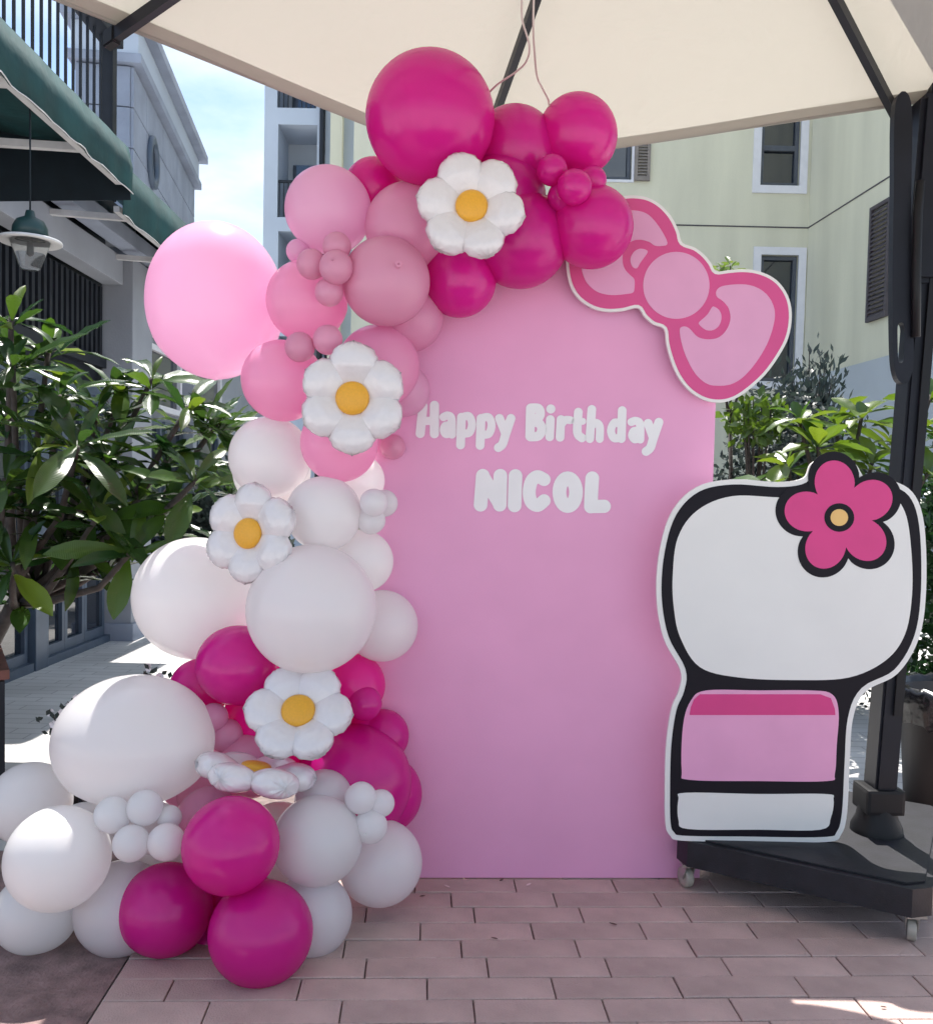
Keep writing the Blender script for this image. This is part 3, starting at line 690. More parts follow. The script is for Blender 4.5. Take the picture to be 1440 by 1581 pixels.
r1 = 20.5/2.88; r2 = 18/2.88; r3 = 30.5/2.88
LET = [
 [(Z([(152,135),(140,257)]), r1), (Z([(203,132),(203,258)]), r1), (Z([(148,202),(203,200)]), r1*.9)],
 [(Z(sp([(243,184),(262,177),(279,192),(281,262)])), r2), (Z(sp([(281,222),(252,222),(244,244),(256,261),(281,252)])), r2*.95)],
 [(Z([(323,185),(319,308)]), r2*1.1), (Z(sp([(325,185),(356,180),(370,215),(358,253),(328,257)])), r2)],
 [(Z([(410,190),(406,310)]), r2*1.1), (Z(sp([(412,189),(443,185),(457,218),(445,258),(415,262)])), r2)],
 [(Z([(492,190),(517,252)]), r2*1.1), (Z(sp([(543,190),(518,265),(505,305),(487,320)])), r2*1.1)],
 [(Z([(630,145),(627,270)]), r1), (Z(sp([(632,144),(665,146),(673,172),(655,200),(634,205)])), r1), (Z(sp([(634,205),(668,212),(680,240),(665,268),(630,272)])), r1)],
 [(Z([(718,195),(715,272)]), r2*1.08), (Z([(720,148)]), r1)],
 [(Z([(765,195),(761,274)]), r2*1.08), (Z(sp([(765,220),(782,198),(806,198)])), r2)],
 [(Z(sp([(842,162),(838,252),(858,277)])), r2*1.08), (Z([(828,203),(862,203)]), r2*.85)],
 [(Z([(902,150),(893,280)]), r2*1.08), (Z(sp([(895,228),(918,210),(937,226),(937,281)])), r2)],
 [(Z([(1037,155),(1033,280)]), r2*1.08), (Z(sp([(1030,216),(1003,209),(987,243),(1000,277),(1030,276)])), r2)],
 [(Z(sp([(1078,206),(1098,201),(1116,216),(1117,284)])), r2), (Z(sp([(1117,246),(1090,245),(1080,266),(1093,284),(1115,276)])), r2*.95)],
 [(Z([(1152,212),(1172,268)]), r2*1.1), (Z(sp([(1200,207),(1175,280),(1162,320),(1143,337)])), r2*1.1)],
 [(Z([(418,445),(408,574)]), r3), (Z([(418,445),(490,568)]), r3*.95), (Z([(496,445),(493,574)]), r3)],
 [(Z([(563,446),(559,577)]), r3)],
 [(Z(sp([(690,462),(660,449),(634,470),(624,520),(634,562),(662,577),(690,556)])), r3*.95)],
 [(Z([(795+37*math.cos(a), 518+62*math.sin(a)) for a in [i*math.pi/14 for i in range(29)]]), r3)],
 [(Z(sp([(904,456),(900,520),(898,582)])), r3), (Z([(898,582),(957,581)]), r3*.97)],
]
for st in LET: letter(st)
# ------------------------------------------------------------------ bow sign
BW = lambda pts: [(850+x/3.6, 290+y/3.6) for x, y in pts]
bow_out = BW([(85,405),(92,485),(115,560),(160,622),(230,668),(310,688),(400,684),(484,667),(520,715),(570,758),(630,784),(642,865),(668,960),(708,1050),(770,1128),(850,1178),(930,1193),(1010,1178),(1090,1130),(1190,1040),(1270,930),(1320,830),(1338,720),(1325,620),(1280,540),(1220,490),(1140,460),(1060,452),(985,458),(918,463),(890,418),(850,370),(800,332),(730,304),(710,240),(670,160),(610,95),(540,55),(460,42),(380,50),(300,75),(220,120),(150,190),(105,280),(85,350)])
BO = .045
bowc = bk(1045, 620, BO)
bow = empty('bow_sign', (bowc.x, bowc.y, bk(1045, 620, BO).z)); tag(bow, 'flat pink bow cut-out with magenta outline on the backdrop corner', 'bow sign')
def flat(name, px, off, thick, m, parent, fn): return sheet(name, [fn(p[0], p[1], off) for p in px], bn if fn is bk else kn, thick, M[m], parent)
po = spline(bow_out, 4)
flat('board', po, BO, .012, 'board_white', bow, bk)
pin = inset(po, 4.6)
flat('outline_print', pin, BO+.0012, .001, 'bow_hot', bow, bk)
for c in ([(648,306),(605,222),(545,152),(480,127),(400,130),(300,170),(222,240),(180,330),(168,420),(185,500),(220,550),(270,583),(340,596),(420,590),(456,582),(464,560),(464,510),(440,484),(410,450),(398,400),(405,345),(440,302),(490,288),(545,300),(575,320),(615,323)],
          [(538,352),(500,338),(462,355),(442,395),(452,436),(478,447),(496,418),(520,385)],
          [(697+184*math.cos(a), 542+186*math.sin(a)) for a in [i*math.pi/12 for i in range(24)]],
          [(922,604),(920,572),(948,548),(1020,537),(1100,540),(1170,568),(1220,620),(1244,690),(1235,770),(1200,870),(1140,970),(1070,1050),(1000,1092),(920,1100),(860,1085),(800,1030),(752,940),(726,860),(716,800),(722,776),(748,771),(775,787),(815,828),(870,842),(930,832),(975,790),(997,730),(988,672),(958,632)],
          [(905,660),(935,680),(948,718),(935,765),(900,791),(860,789),(824,760),(826,744),(868,706),(892,668)]):
    flat('pink_fill', spline(BW(c), 4), BO+.0024, .001, 'bow_pink', bow, bk)
for pxy in ((930,440),(1060,560)): 
    p = bk(*pxy); beam('standoff', p - bn*.0, p + bn*(BO-.013), pu*.012, Vector((0,0,.012)), M['board_white'], bow)
# ------------------------------------------------------------------ white cut-out board (plain panels, no figure)
kn = Vector((0, -1, 0)); KO = atz(1150, 1298, .1875); 
def kb(px, py, off=0): return onplane(px, py, KO + kn*off, kn)
ko = Vector((kb(1160,1298).x, KO.y, .1875))
board = empty('cutout_board', ko); tag(board, 'white cut-out display board with black outlines and magenta flower on the umbrella base', 'display board')
outl = [(1027,1272),(1034,1290),(1052,1298),(1150,1299.5),(1275,1300),(1298,1288),(1307,1255),(1311,1180),(1316,1110),(1335,1068),(1385,1040),(1418,985),(1429,910),(1426,810),(1408,760),(1370,740),(1335,737),(1318,715),(1280,704),(1252,716),(1240,738),(1200,744),(1130,740),(1075,752),(1037,790),(1018,850),(1013,920),(1024,985),(1050,1035),(1048,1065),(1036,1095),(1028,1150),(1026,1220)]
ob = spline(outl, 5)
flat('panel', ob, 0, .012, 'board_white', board, kb)
flat('outline_print', inset(ob, 8), .0012, .001, 'ink', board, kb)
up = [(1038,890),(1046,830),(1076,788),(1130,766),(1210,768),(1300,764),(1370,766),(1396,790),(1406,850),(1407,920),(1396,980),(1366,1020),(1310,1046),(1230,1050),(1140,1046),(1080,1030),(1050,985),(1040,940)]
flat('white_fill', spline(up, 6), .0024, .001, 'board_white', board, kb)
lo1 = [(1052,1190),(1054,1120),(1066,1082),(1090,1066),(1170,1066),(1250,1066),(1284,1072),(1294,1100),(1291,1150),(1288,1195),(1276,1206),(1170,1206),(1064,1204)]
flat('pink_fill', spline(lo1, 5), .0024, .001, 'print_pink', board, kb)
lo2 = [(1047,1234),(1058,1224),(1170,1226),(1274,1226),(1286,1234),(1282,1262),(1266,1281),(1170,1281),(1062,1280),(1047,1266)]
flat('white_fill', spline(lo2, 5), .0024, .001, 'board_white', board, kb)
flat('magenta_band', [(1080,1072),(1266,1072),(1282,1078),(1288,1094),(1289,1104),(1064,1104),(1066,1092),(1071,1080)], .0036, .001, 'print_hot', board, kb)
def petals(cx, cy, R0, a0, amp, n=5, sq=1.0):
    out = []
    for i in range(140):
        a = 2*math.pi*i/140; c = abs(math.cos(n*(a-a0)/2)); r = R0*(1-amp+amp*c**.75); out.append((cx+r*math.cos(a), cy+r*math.sin(a)*sq))
    return out
flat('flower_outline', petals(1297,797,101,R(-100),.36), .0036, .001, 'ink', board, kb)
flat('flower_print', petals(1297,797,87,R(-100),.46), .0048, .001, 'print_hot', board, kb)
flat('flower_ring', [(1295+23*math.cos(a),799+22*math.sin(a)) for a in [i*math.pi/16 for i in range(32)]], .006, .001, 'ink', board, kb)
flat('flower_centre', [(1295+13.5*math.cos(a),799+13*math.sin(a)) for a in [i*math.pi/16 for i in range(32)]], .0072, .001, 'print_yellow', board, kb)
beam('rear_prop', kb(1150,1000)-kn*.016, Vector((kb(1150,1000).x, KO.y+.12, .19)), Vector((.02,0,0)), Vector((0,.006,0)), M['board_white'], board)
# ------------------------------------------------------------------ balloons
def balloon_mesh(m, n=56, rings=40):
    bm = bmesh.new(); V_ = []
    for i in range(1, rings):
        a = math.pi*i/rings; z = math.cos(a); r = math.sin(a)
        tz = 1.03*z if z > 0 else z*(1.06 + .06*z*z*-1)     # slightly drawn out towards the neck
        if z < -.6: r *= 1 - .10*((-z-.6)/.4)
        V_.append([bm.verts.new((r*math.cos(2*math.pi*k/n), r*math.sin(2*math.pi*k/n), tz)) for k in range(n)])
    t = bm.verts.new((0,0,1.03)); b = bm.verts.new((0,0,-1.02))
    for p, q in zip(V_, V_[1:]):
        for k in range(n): bm.faces.new((p[k], q[k], q[(k+1)%n], p[(k+1)%n]))
    for k in range(n): bm.faces.new((t, V_[0][k], V_[0][(k+1)%n])); bm.faces.new((b, V_[-1][(k+1)%n], V_[-1][k]))
    bmesh.ops.recalc_face_normals(bm, faces=bm.faces)
    me = bpy.data.meshes.new('balloon'); bm.to_mesh(me); bm.free(); me.materials.append(m); me.polygons.foreach_set('use_smooth', [True]*len(me.polygons)); return me
def knot_mesh(m):
    bm = bmesh.new(); rr = lathe(bm, [(.03,.04),(.07,0),(.075,-.03),(.03,-.06),(.05,-.10),(.085,-.13),(.08,-.135),(.02,-.11)], (0,0,-1.0), 14)
    bmesh.ops.recalc_face_normals(bm, faces=bm.faces); me = bpy.data.meshes.new('knot'); bm.to_mesh(me); bm.free(); me.materials.append(m); me.polygons.foreach_set('use_smooth', [True]*len(me.polygons)); return me
BMESH = {c: balloon_mesh(M['bal_'+c]) for c in ('hot','pink','light','dusty','white')}
KMESH = {c: knot_mesh(M['bal_'+c]) for c in BMESH}
GA = 'balloons of the garland'
BAL = [
 # px, py, rx, ry, Y, colour, label
 (664,184,97,101,2.72,'hot','largest hot pink balloon, topmost of the whole garland'),
 (794,234,67,68,2.88,'hot','hot pink balloon between the topmost giant and the upper right one'),
 (891,210,61,62,2.86,'hot','round hot pink balloon at the upper right end, touching the canvas'),
 (913,350,63,64,2.80,'hot','hot pink balloon overlapping the left loop of the bow'),
 (775,305,66,68,2.86,'hot','hot pink balloon half hidden behind the right petals of the top daisy'),
 (804,371,72,74,2.84,'hot','large hot pink balloon hanging low right of the top daisy'),
 (709,432,56,58,2.86,'hot','hot pink balloon directly below the top daisy against the panel'),
 (578,292,48,46,2.95,'hot','hot pink balloon peeping out left under the topmost giant'),
 (886,289,26,28,2.67,'hot','mini hot pink balloon at the front of the small cluster near the bow'),
 (852,263,23,24,2.71,'hot','mini hot pink balloon upper left in the cluster near the bow'),
 (914,279,21,23,2.75,'hot','mini hot pink balloon at the right side of the cluster near the bow'),
 (868,304,23,24,2.74,'hot','mini hot pink balloon lowest in the cluster near the bow'),
 (507,325,67,65,2.86,'light','pale pink balloon standing out against the grey loggia wing'),
 (632,352,66,72,2.84,'pink','pink balloon tucked left behind the top daisy'),
 (596,435,65,70,2.72,'dusty','dusky rose balloon facing front, right of the small pink cluster'),
 (520,381,22,22,2.66,'dusty','mini rose balloon at the top of the small pink cluster'),
 (481,408,23,23,2.66,'dusty','mini rose balloon at the left of the small pink cluster'),
 (508,451,22,22,2.66,'dusty','mini rose balloon at the bottom of the small pink cluster'),
 (519,413,26,26,2.62,'dusty','mini rose balloon in the middle of the small pink cluster, knot showing'),
 (474,466,62,62,2.86,'pink','pink balloon behind the small rose cluster beside the giant pale one'),
 (632,490,49,56,2.89,'pink','pink balloon behind the dusky rose one, touching the panel'),
 (460,388,18,18,2.84,'light','tiny pale pink balloon wedged above the small rose cluster'),
 (333,467,104,121,3.02,'light','giant pale pink oval balloon at the far left of the garland'),
 (437,588,63,62,2.84,'pink','pink balloon above the white ones, left of the second daisy'),
 (463,536,23,23,2.68,'dusty','left of two mini rose balloons above the second daisy'),
 (506,525,23,23,2.67,'dusty','right of two mini rose balloons above the second daisy'),
 (584,566,60,66,2.84,'pink','pink balloon directly behind the second daisy'),
 (622,603,38,44,2.93,'light','pale pink balloon behind the second daisy beside the first letter'),
 (524,684,61,59,2.80,'pink','pink balloon under the second daisy, knot showing'),
 (606,690,22,17,2.96,'dusty','mini rose balloon pressed to the panel below the first letter'),
 (417,706,62,63,2.90,'white','white balloon between the pink one and the third daisy'),
 (420,728,61,58,3.02,'white','white balloon mostly hidden behind the one above the third daisy'),
 (553,742,38,44,2.95,'white','white balloon half hidden below the lowest pink balloon'),
 (500,793,58,58,2.78,'white','white balloon right beside the third daisy'),
 (577,776,21,22,2.72,'white','mini white balloon facing front beside the panel, above the giant white'),
 (593,777,20,22,2.80,'white','mini white balloon at the right, behind its twin by the panel'),
 (573,803,22,22,2.78,'white','mini white balloon lowest of the three by the panel'),
 (558,866,48,50,2.90,'white','bright white balloon above right of the giant front white one'),
 (306,924,97,93,3.00,'white','giant white balloon at the left in front of the glass doors'),
 (481,940,100,100,2.70,'white','giant white balloon facing front in the middle of the garland'),
 (590,966,52,59,2.90,'white','white balloon right of the middle giant, against the panel'),
 (368,1027,62,62,2.78,'hot','hot pink balloon left above the fourth daisy'),
 (309,1063,46,46,2.92,'hot','hot pink balloon behind the left shoulder of the lower giant white'),
 (545,1058,47,52,2.88,'hot','hot pink balloon right of the fourth daisy by the panel'),
 (563,1086,25,28,2.80,'hot','mini hot pink balloon right of the fourth daisy'),
 (435,1105,88,85,2.92,'hot','large hot pink balloon hidden behind the fourth daisy'),
 (546,1208,88,90,2.84,'hot','giant hot pink balloon low beside the panel'),
 (592,1226,58,60,2.90,'hot','hot pink balloon showing a sliver behind the giant lower one'),
 (330,1108,22,23,2.74,'pink','mini pink balloon beside the lower giant white'),
 (350,1136,26,26,2.76,'pink','mini pink balloon left below the fourth daisy'),
 (387,1182,50,49,2.76,'pink','pink balloon behind the tilted lowest daisy'),
 (322,1262,46,48,2.62,'pink','pink balloon glimpsed left above the hot pink trio'),
 (208,1144,120,101,2.66,'white','biggest white balloon, wide and low at the left'),
 (48,1240,62,62,2.78,'white','sunlit white balloon behind at the left picture edge'),
 (90,1325,79,78,2.42,'white','large white balloon in front at the lower left corner'),
 (58,1408,62,62,2.52,'white','white balloon on the ground below the lower left one'),
 (188,1402,70,71,2.53,'white','white balloon on the ground left behind the hot pink trio'),
 (174,1258,27,28,2.42,'white','mini white balloon at the left of the front cluster'),
 (224,1247,26,28,2.42,'white','mini white balloon at the top of the front cluster'),
 (203,1302,28,28,2.37,'white','mini white balloon lowest left in the front cluster'),
 (257,1300,28,29,2.38,'white','mini white balloon right in the front cluster, touching hot pink'),
 (262,1262,18,19,2.44,'white','smallest white balloon in the front cluster'),
 (357,1305,74,74,2.36,'hot','hot pink balloon on top of the bottom trio'),
 (257,1404,70,70,2.49,'hot','hot pink balloon at the left of the bottom trio'),
 (403,1440,79,79,2.38,'hot','hot pink balloon lowest in front in the bottom trio'),
 (328,1452,34,34,2.58,'hot','hot pink balloon hidden in the gap of the bottom trio'),
 (490,1298,67,70,2.54,'white','white balloon right of the top of the hot pink trio'),
 (480,1413,62,64,2.54,'white','white balloon on the ground right of the hot pink trio'),
 (587,1332,63,66,2.72,'white','white balloon at the right foot of the garland by the panel'),
 (500,1234,45,46,2.66,'white','white balloon partly covered by the tilted lowest daisy'),
 (557,1232,24,25,2.56,'white','upper left mini white balloon at the right foot cluster'),
 (588,1240,19,23,2.58,'white','upper right mini white balloon at the right foot cluster'),
 (572,1276,26,26,2.55,'white','lower mini white balloon at the right foot cluster'),
 (238,1278,40,40,2.56,'white','white balloon glimpsed in the gap inside the front mini cluster'),
 (320,1225,44,44,2.78,'pink','pink balloon glimpsed left under the tilted lowest daisy'),
 (565,1135,46,46,2.95,'hot','hot pink balloon deep in the gap right below the fourth daisy'),
 (432,1300,62,60,2.74,'white','white balloon deep inside the foot, seen between trio and tilted daisy'),
 (375,1395,60,60,2.66,'hot','hot pink balloon deep inside the bottom trio'),
 (590,1136,40,42,2.93,'hot','hot pink balloon tucked above the giant lower one by the panel'),
 (270,1330,58,58,2.72,'white','white balloon deep behind the front mini cluster'),
 (300,1200,52,52,2.86,'pink','pink balloon deep behind the right rim of the biggest white'),
 (130,1290,50,50,2.62,'white','white balloon between the biggest white and the lower left one'),
]
KNOTS = {18: (-.1,-.2), 14: (.35,-.15), 28: (.1,-.75), 46: (.3,.2), 72: (-.2,.1), 29:(0,0)}
for i, (px, py, rx, ry, Y, c, lab) in enumerate(BAL):
    p = at(px, py, Y); s = (p-CAM).dot(fwd)/F
    o = bpy.data.objects.new('balloon', BMESH[c]); link(o); o.location = p
    r_x, r_z = rx*s, ry*s
    # neck points into the garland (away from the viewer) unless its knot shows in the photo
    if i in KNOTS:
        kx, kz = KNOTS[i]; nk = Vector((kx, -1, -kz)).normalized()
    else: nk = Vector((random.uniform(-.9,.9) + (.4 if px < 450 else -.2), .8, random.uniform(-.9,.5))).normalized()
    o.rotation_euler = (-nk).to_track_quat('Z', 'Y').to_euler()
    rm = (r_x + r_z)/2
    if abs(rx-ry) > 14:                       # clearly oval ones: keep upright axes
        o.rotation_euler = (0, 0, random.uniform(0, 6)); o.scale = (r_x, r_x, r_z/1.03)
    else: ov = random.uniform(.985, 1.03); o.scale = (rm/ov**.5, rm/ov**.5, rm*.985*ov)
    tag(o, lab, 'balloon', GA)
    if i in KNOTS:
        kk = bpy.data.objects.new('knot', KMESH[c]); link(kk, o)
# ------------------------------------------------------------------ daisies
def petal_mesh():
    """puffed foil petal, root at origin, tip along +X, length 1, face +Z"""
    nu, nv = 22, 16; v = []; f = []
    for side in (1, -1):
        for i in range(nu+1):
            u = i/nu
            wd = .43*(math.sin(math.pi*min(1, u**.62*.93+.05)))**.62 if 0 < u < 1 else 0.04
            wd = max(.09, .50*(1-abs(2*u**.92-1)**2.5)**.5*(.62+.38*u)) if u < 1 else .0
            for j in range(nv+1):
                q = -1 + 2*j/nv
                x = u*(1 - .05*q*q); y = wd*q
                e = max(0, 1-q*q)**.5*(max(0, 1-(2*u-1)**4)**.6)
                edge_ = 1 - min(e*1.6, 1)
                wr = (.020*math.sin(u*46+q*3) + .016*math.sin(j*2.4+u*9))*edge_*min(1, e*5)
                z = side*min(1, .12+1.7*u)*(.25*e + (wr if side > 0 else wr*.5)*(1 if 0 < u < 1 else 0))
                rim = 1 + .035*math.sin(u*38)*max(0, abs(q)-.6)/.4
                v.append((x*(1+.02*math.sin(q*17)*max(0, u-.6)/.4), y*rim, z))
        
    st = (nu+1)*(nv+1)
    for s_ in (0, 1):
        for i in range(nu):
            for j in range(nv):
                a = s_*st+i*(nv+1)+j; q = (a, a+1, a+nv+2, a+nv+1); f.append(q if s_ else q[::-1])
    me = bpy.data.meshes.new('petal'); me.from_pydata(v, [], f)
    bm = bmesh.new(); bm.from_mesh(me); bmesh.ops.remove_doubles(bm, verts=bm.verts, dist=.0008); bmesh.ops.recalc_face_normals(bm, faces=bm.faces); bm.to_mesh(me); bm.free()
    me.materials.append(M['foil']); me.polygons.foreach_set('use_smooth', [True]*len(me.polygons)); return me
PET = petal_mesh()
bm = bmesh.new(); lathe(bm, [(.001,.50),(.35,.47),(.7,.38),(.92,.22),(1.0,0),(.97,-.4),(.001,-.5)], (0,0,0), 30)
bmesh.ops.recalc_face_normals(bm, faces=bm.faces); CENM = bpy.data.meshes.new('centre'); bm.to_mesh(CENM); bm.free(); CENM.materials.append(M['foil_yellow']); CENM.polygons.foreach_set('use_smooth',[True]*len(CENM.polygons))
def daisy(px, py, Rpx, Y, normal, a0, label, yr=25):
    p = at(px, py, Y); s = (p-CAM).dot(fwd)/F; n = Vector(normal).normalized()
    xa = Vector((1,0,0)); xa = (xa - n*xa.dot(n)).normalized(); ya = n.cross(xa)
    d = empty('daisy_balloon', p); d.rotation_euler = Matrix((xa, ya, n)).transposed().to_euler(); tag(d, label, 'balloon', 'white daisy foil balloons')
    for k_ in range(6):
        o = bpy.data.objects.new('petal', PET); link(o, d); a = a0 + k_*math.pi/3
        q = .12; o.location = (math.cos(a)*Rpx*s*q, math.sin(a)*Rpx*s*q, 0); o.rotation_euler = Euler((random.uniform(-.05,.05), random.uniform(-.14,.04), a), 'XYZ')
        l_ = Rpx*s*(1-q)*random.uniform(.97,1.04); o.scale = (l_, l_*random.uniform(1.08,1.16), l_*1.0)
    o = bpy.data.objects.new('centre', CENM); link(o, d); o.location = (0,0,Rpx*s*.11); o.scale = (yr*s, yr*s, yr*s*.7)
daisy(728, 321, 85, 2.60, (-.02,-1,.05), R(50), 'white daisy balloon with yellow centre among the hot pink balloons')
daisy(545, 616, 86, 2.62, (.02,-1,.02), R(30), 'white daisy balloon with yellow centre among the pink balloons', 26)
daisy(387, 824, 80, 2.66, (-.36,-1,.10), R(26), 'white daisy balloon with yellow centre left among the white balloons', 24)
daisy(461, 1100, 84, 2.60, (.06,-.80,.60), R(60), 'white daisy balloon tilted upward above the giant lower hot pink balloon', 26)
daisy(394, 1194, 94, 2.56, (.14,.13,.98), R(10), 'lowest white daisy balloon, tipped almost flat above the hot pink trio', 24)
# ------------------------------------------------------------------ frangipani
def leaf_mesh(m, bend, fold, wd=.17):
    nu = 9; v = []; f = []
    for i in range(nu+1):
        u = i/nu; w_ = wd*(math.sin(math.pi*min(1,(u*.94+.05)))**.75)*(.35+.85*u)*1.15 if u < 1 else .008
        zc = -bend*u*u
        for q in (-1, -.5, 0, .5, 1): v.append((u*(1-.18*bend*u), w_*q, zc + fold*w_*abs(q) + .012*math.sin(u*22)*abs(q)))
    for i in range(nu):
        for j in range(4): a = i*5+j; f.append((a, a+1, a+6, a+5))
    me = bpy.data.meshes.new('leaf'); me.from_pydata(v, [], f); me.materials.append(m); me.polygons.foreach_set('use_smooth',[True]*len(me.polygons)); return me
LEAF = [leaf_mesh(M['leaf'], b, fo, wq_) for b, fo, wq_ in ((.10,.35,.13),(.28,.25,.15),(.5,.3,.135),(.2,.5,.12))]
LEAF = LEAF*2 + [leaf_mesh(M['leaf_light'], .22, .3, .14), leaf_mesh(M['leaf_light'], .4, .3, .125)]  # a few paler meshes stand for backlit leaves, the light put into their colour
LEAFL = [leaf_mesh(M['leaf_light'], b, fo, .235) for b, fo in ((.10,.35),(.28,.25),(.4,.3))]
def rosette(parent, p, axis, nleaf, ln, meshes, spread=(.35, 1.75)):
    axis = axis.normalized(); s, t = frame_of(axis)
    inv = parent.matrix_parent_inverse
    for k_ in range(nleaf):
        a = k_*2.39996 + random.uniform(-.3,.3); el = spread[0] + (spread[1]-spread[0])*((k_+.5)/nleaf)**.8 + random.uniform(-.12,.12)
        d = (axis*math.cos(el) + (s*math.cos(a)+t*math.sin(a))*math.sin(el)).normalized()
        up_ = (axis - d*axis.dot(d)); up_ = up_.normalized() if up_.length > .05 else s
        side = up_.cross(d); L_ = ln*random.uniform(.58,1.15)*(1 - .25*(k_ < 3))
        o = bpy.data.objects.new('leaf', random.choice(meshes)); link(o, parent)
        mw = Matrix.Translation(p + axis*random.uniform(-.05,.01) + d*.01) @ Matrix((d, side, up_)).transposed().to_4x4() @ Matrix.Rotation(random.uniform(-.35,.35), 4, 'X') @ Matrix.Diagonal((L_, L_*random.uniform(.85,1.15), L_, 1))
        o.matrix_basis = mw; o.matrix_parent_inverse = inv
def plant(name, label, cat, base, fork, tips, nleaf, ln, meshes, tr=.045, group=None):
    t = empty(name, base); tag(t, label, cat, group)
    mid = Vector(base).lerp(fork, .5) + Vector((.05,.03,0))
    tube('trunk', [base, mid, fork], [tr*1.25, tr, tr*.8], M['bark'], t, 10)
    inv = Matrix.Translation(Vector(base)).inverted()
    for p in tips:
        k1 = fork.lerp(p, .35) + Vector((random.uniform(-.05,.05), random.uniform(-.05,.05), -.07)); k2 = fork.lerp(p, .72) + Vector((random.uniform(-.03,.03), random.uniform(-.03,.03), -.08))
        b = tube('branch', [fork - Vector((0,0,.02)), k1, k2, p], [tr*.7, tr*.5, tr*.36, tr*.28], M['bark'], t, 7)
        ax = (p-k2).normalized() + Vector((0,0,.75)) + Vector((random.uniform(-.3,.3), random.uniform(-.35,.1), 0))
        # leaf coordinates are world: branch object carries matrix_parent_inverse of the tree
        rosette_parent(b, p, ax, nleaf, ln, meshes)
    return t
def rosette_parent(b, p, ax, nleaf, ln, meshes):
    n0 = len(b.children); rosette(b, p, ax, nleaf, ln, meshes)
    chain = b.parent.matrix_basis @ b.matrix_parent_inverse          # = identity in world
    for c in b.children: c.matrix_parent_inverse = chain.inverted()
tipsL = [(18,490,3.75),(20,560,3.6),(92,610,3.7),(60,700,3.6),(150,640,3.9),(165,705,3.65),(235,585,4.0),(292,628,3.75),(335,655,4.0),(262,705,3.8),(215,770,3.7),(150,800,3.6),(55,790,3.7),(20,870,3.6),(110,740,4.0),(205,850,3.55),(330,712,4.05),(12,640,4.0),(190,600,4.1),(110,850,3.9),(255,790,3.95),(8,740,3.5),(300,745,3.6),(75,545,4.1),(120,690,3.5)]
plant('frangipani_tree', 'dark glossy leaved frangipani tree at the left in front of the shop', 'tree', Vector((-2.22,3.78,.45)), at(25, 925, 3.7), [at(q[0], q[1], q[2]*.885) for q in tipsL], 12, .255, LEAF, .034)
tree_ = bpy.data.objects['frangipani_tree']; vv = []; ff = []
for q in range(0, 22):
    tp = tipsL[q]; p0 = at(tp[0]+random.uniform(-60,40), tp[1]+random.uniform(10,80), tp[2]*.885+random.uniform(.1,.5))
    for k_ in range(11):
        a = k_*2.4; el = .4+1.3*(k_/11); d = Vector((math.cos(a)*math.sin(el), math.sin(a)*math.sin(el), math.cos(el))); sd2 = d.cross(Vector((0,0,1))).normalized(); up2 = sd2.cross(d)
        me = random.choice(LEAF[:4]); Lq = random.uniform(.17,.26); b0 = len(vv)
        vv += [p0 + (d*v.co.x + sd2*v.co.y + up2*v.co.z)*Lq for v in me.vertices]; ff += [tuple(b0+i for i in pg.vertices) for pg in me.polygons]
tag(from_py('inner_foliage', vv, ff, M['leaf'], tree_, True), kind='stuff')
tipsR = [(1232,645,4.7),(1262,690,4.5),(1330,640,4.8),(1345,715,4.6),(1300,715,4.9),(1185,760,4.6),(1425,655,4.7),(1436,610,4.9),(1432,730,4.5),(1215,715,4.9),(1385,690,4.9),(1290,650,5.0)]
plant('frangipani_shrub', 'bright green broad leaved frangipani shrub behind the white board', 'shrub', Vector((2.05,4.9,-.02)), Vector((2.0,4.85,.85)), [at(*q) for q in tipsR], 12, .235, LEAFL, .035)
pt_ = at(1127, 410, 5.6)
plant('sapling', 'thin sapling whose yellow green leaf tuft shows above the bow', 'plant', Vector((pt_.x+.05, 5.6, -.03)), Vector((pt_.x+.03, 5.6, 1.8)), [pt_, at(1112,412,5.7), at(1170,480,5.6)], 7, .11, LEAFL, .015)
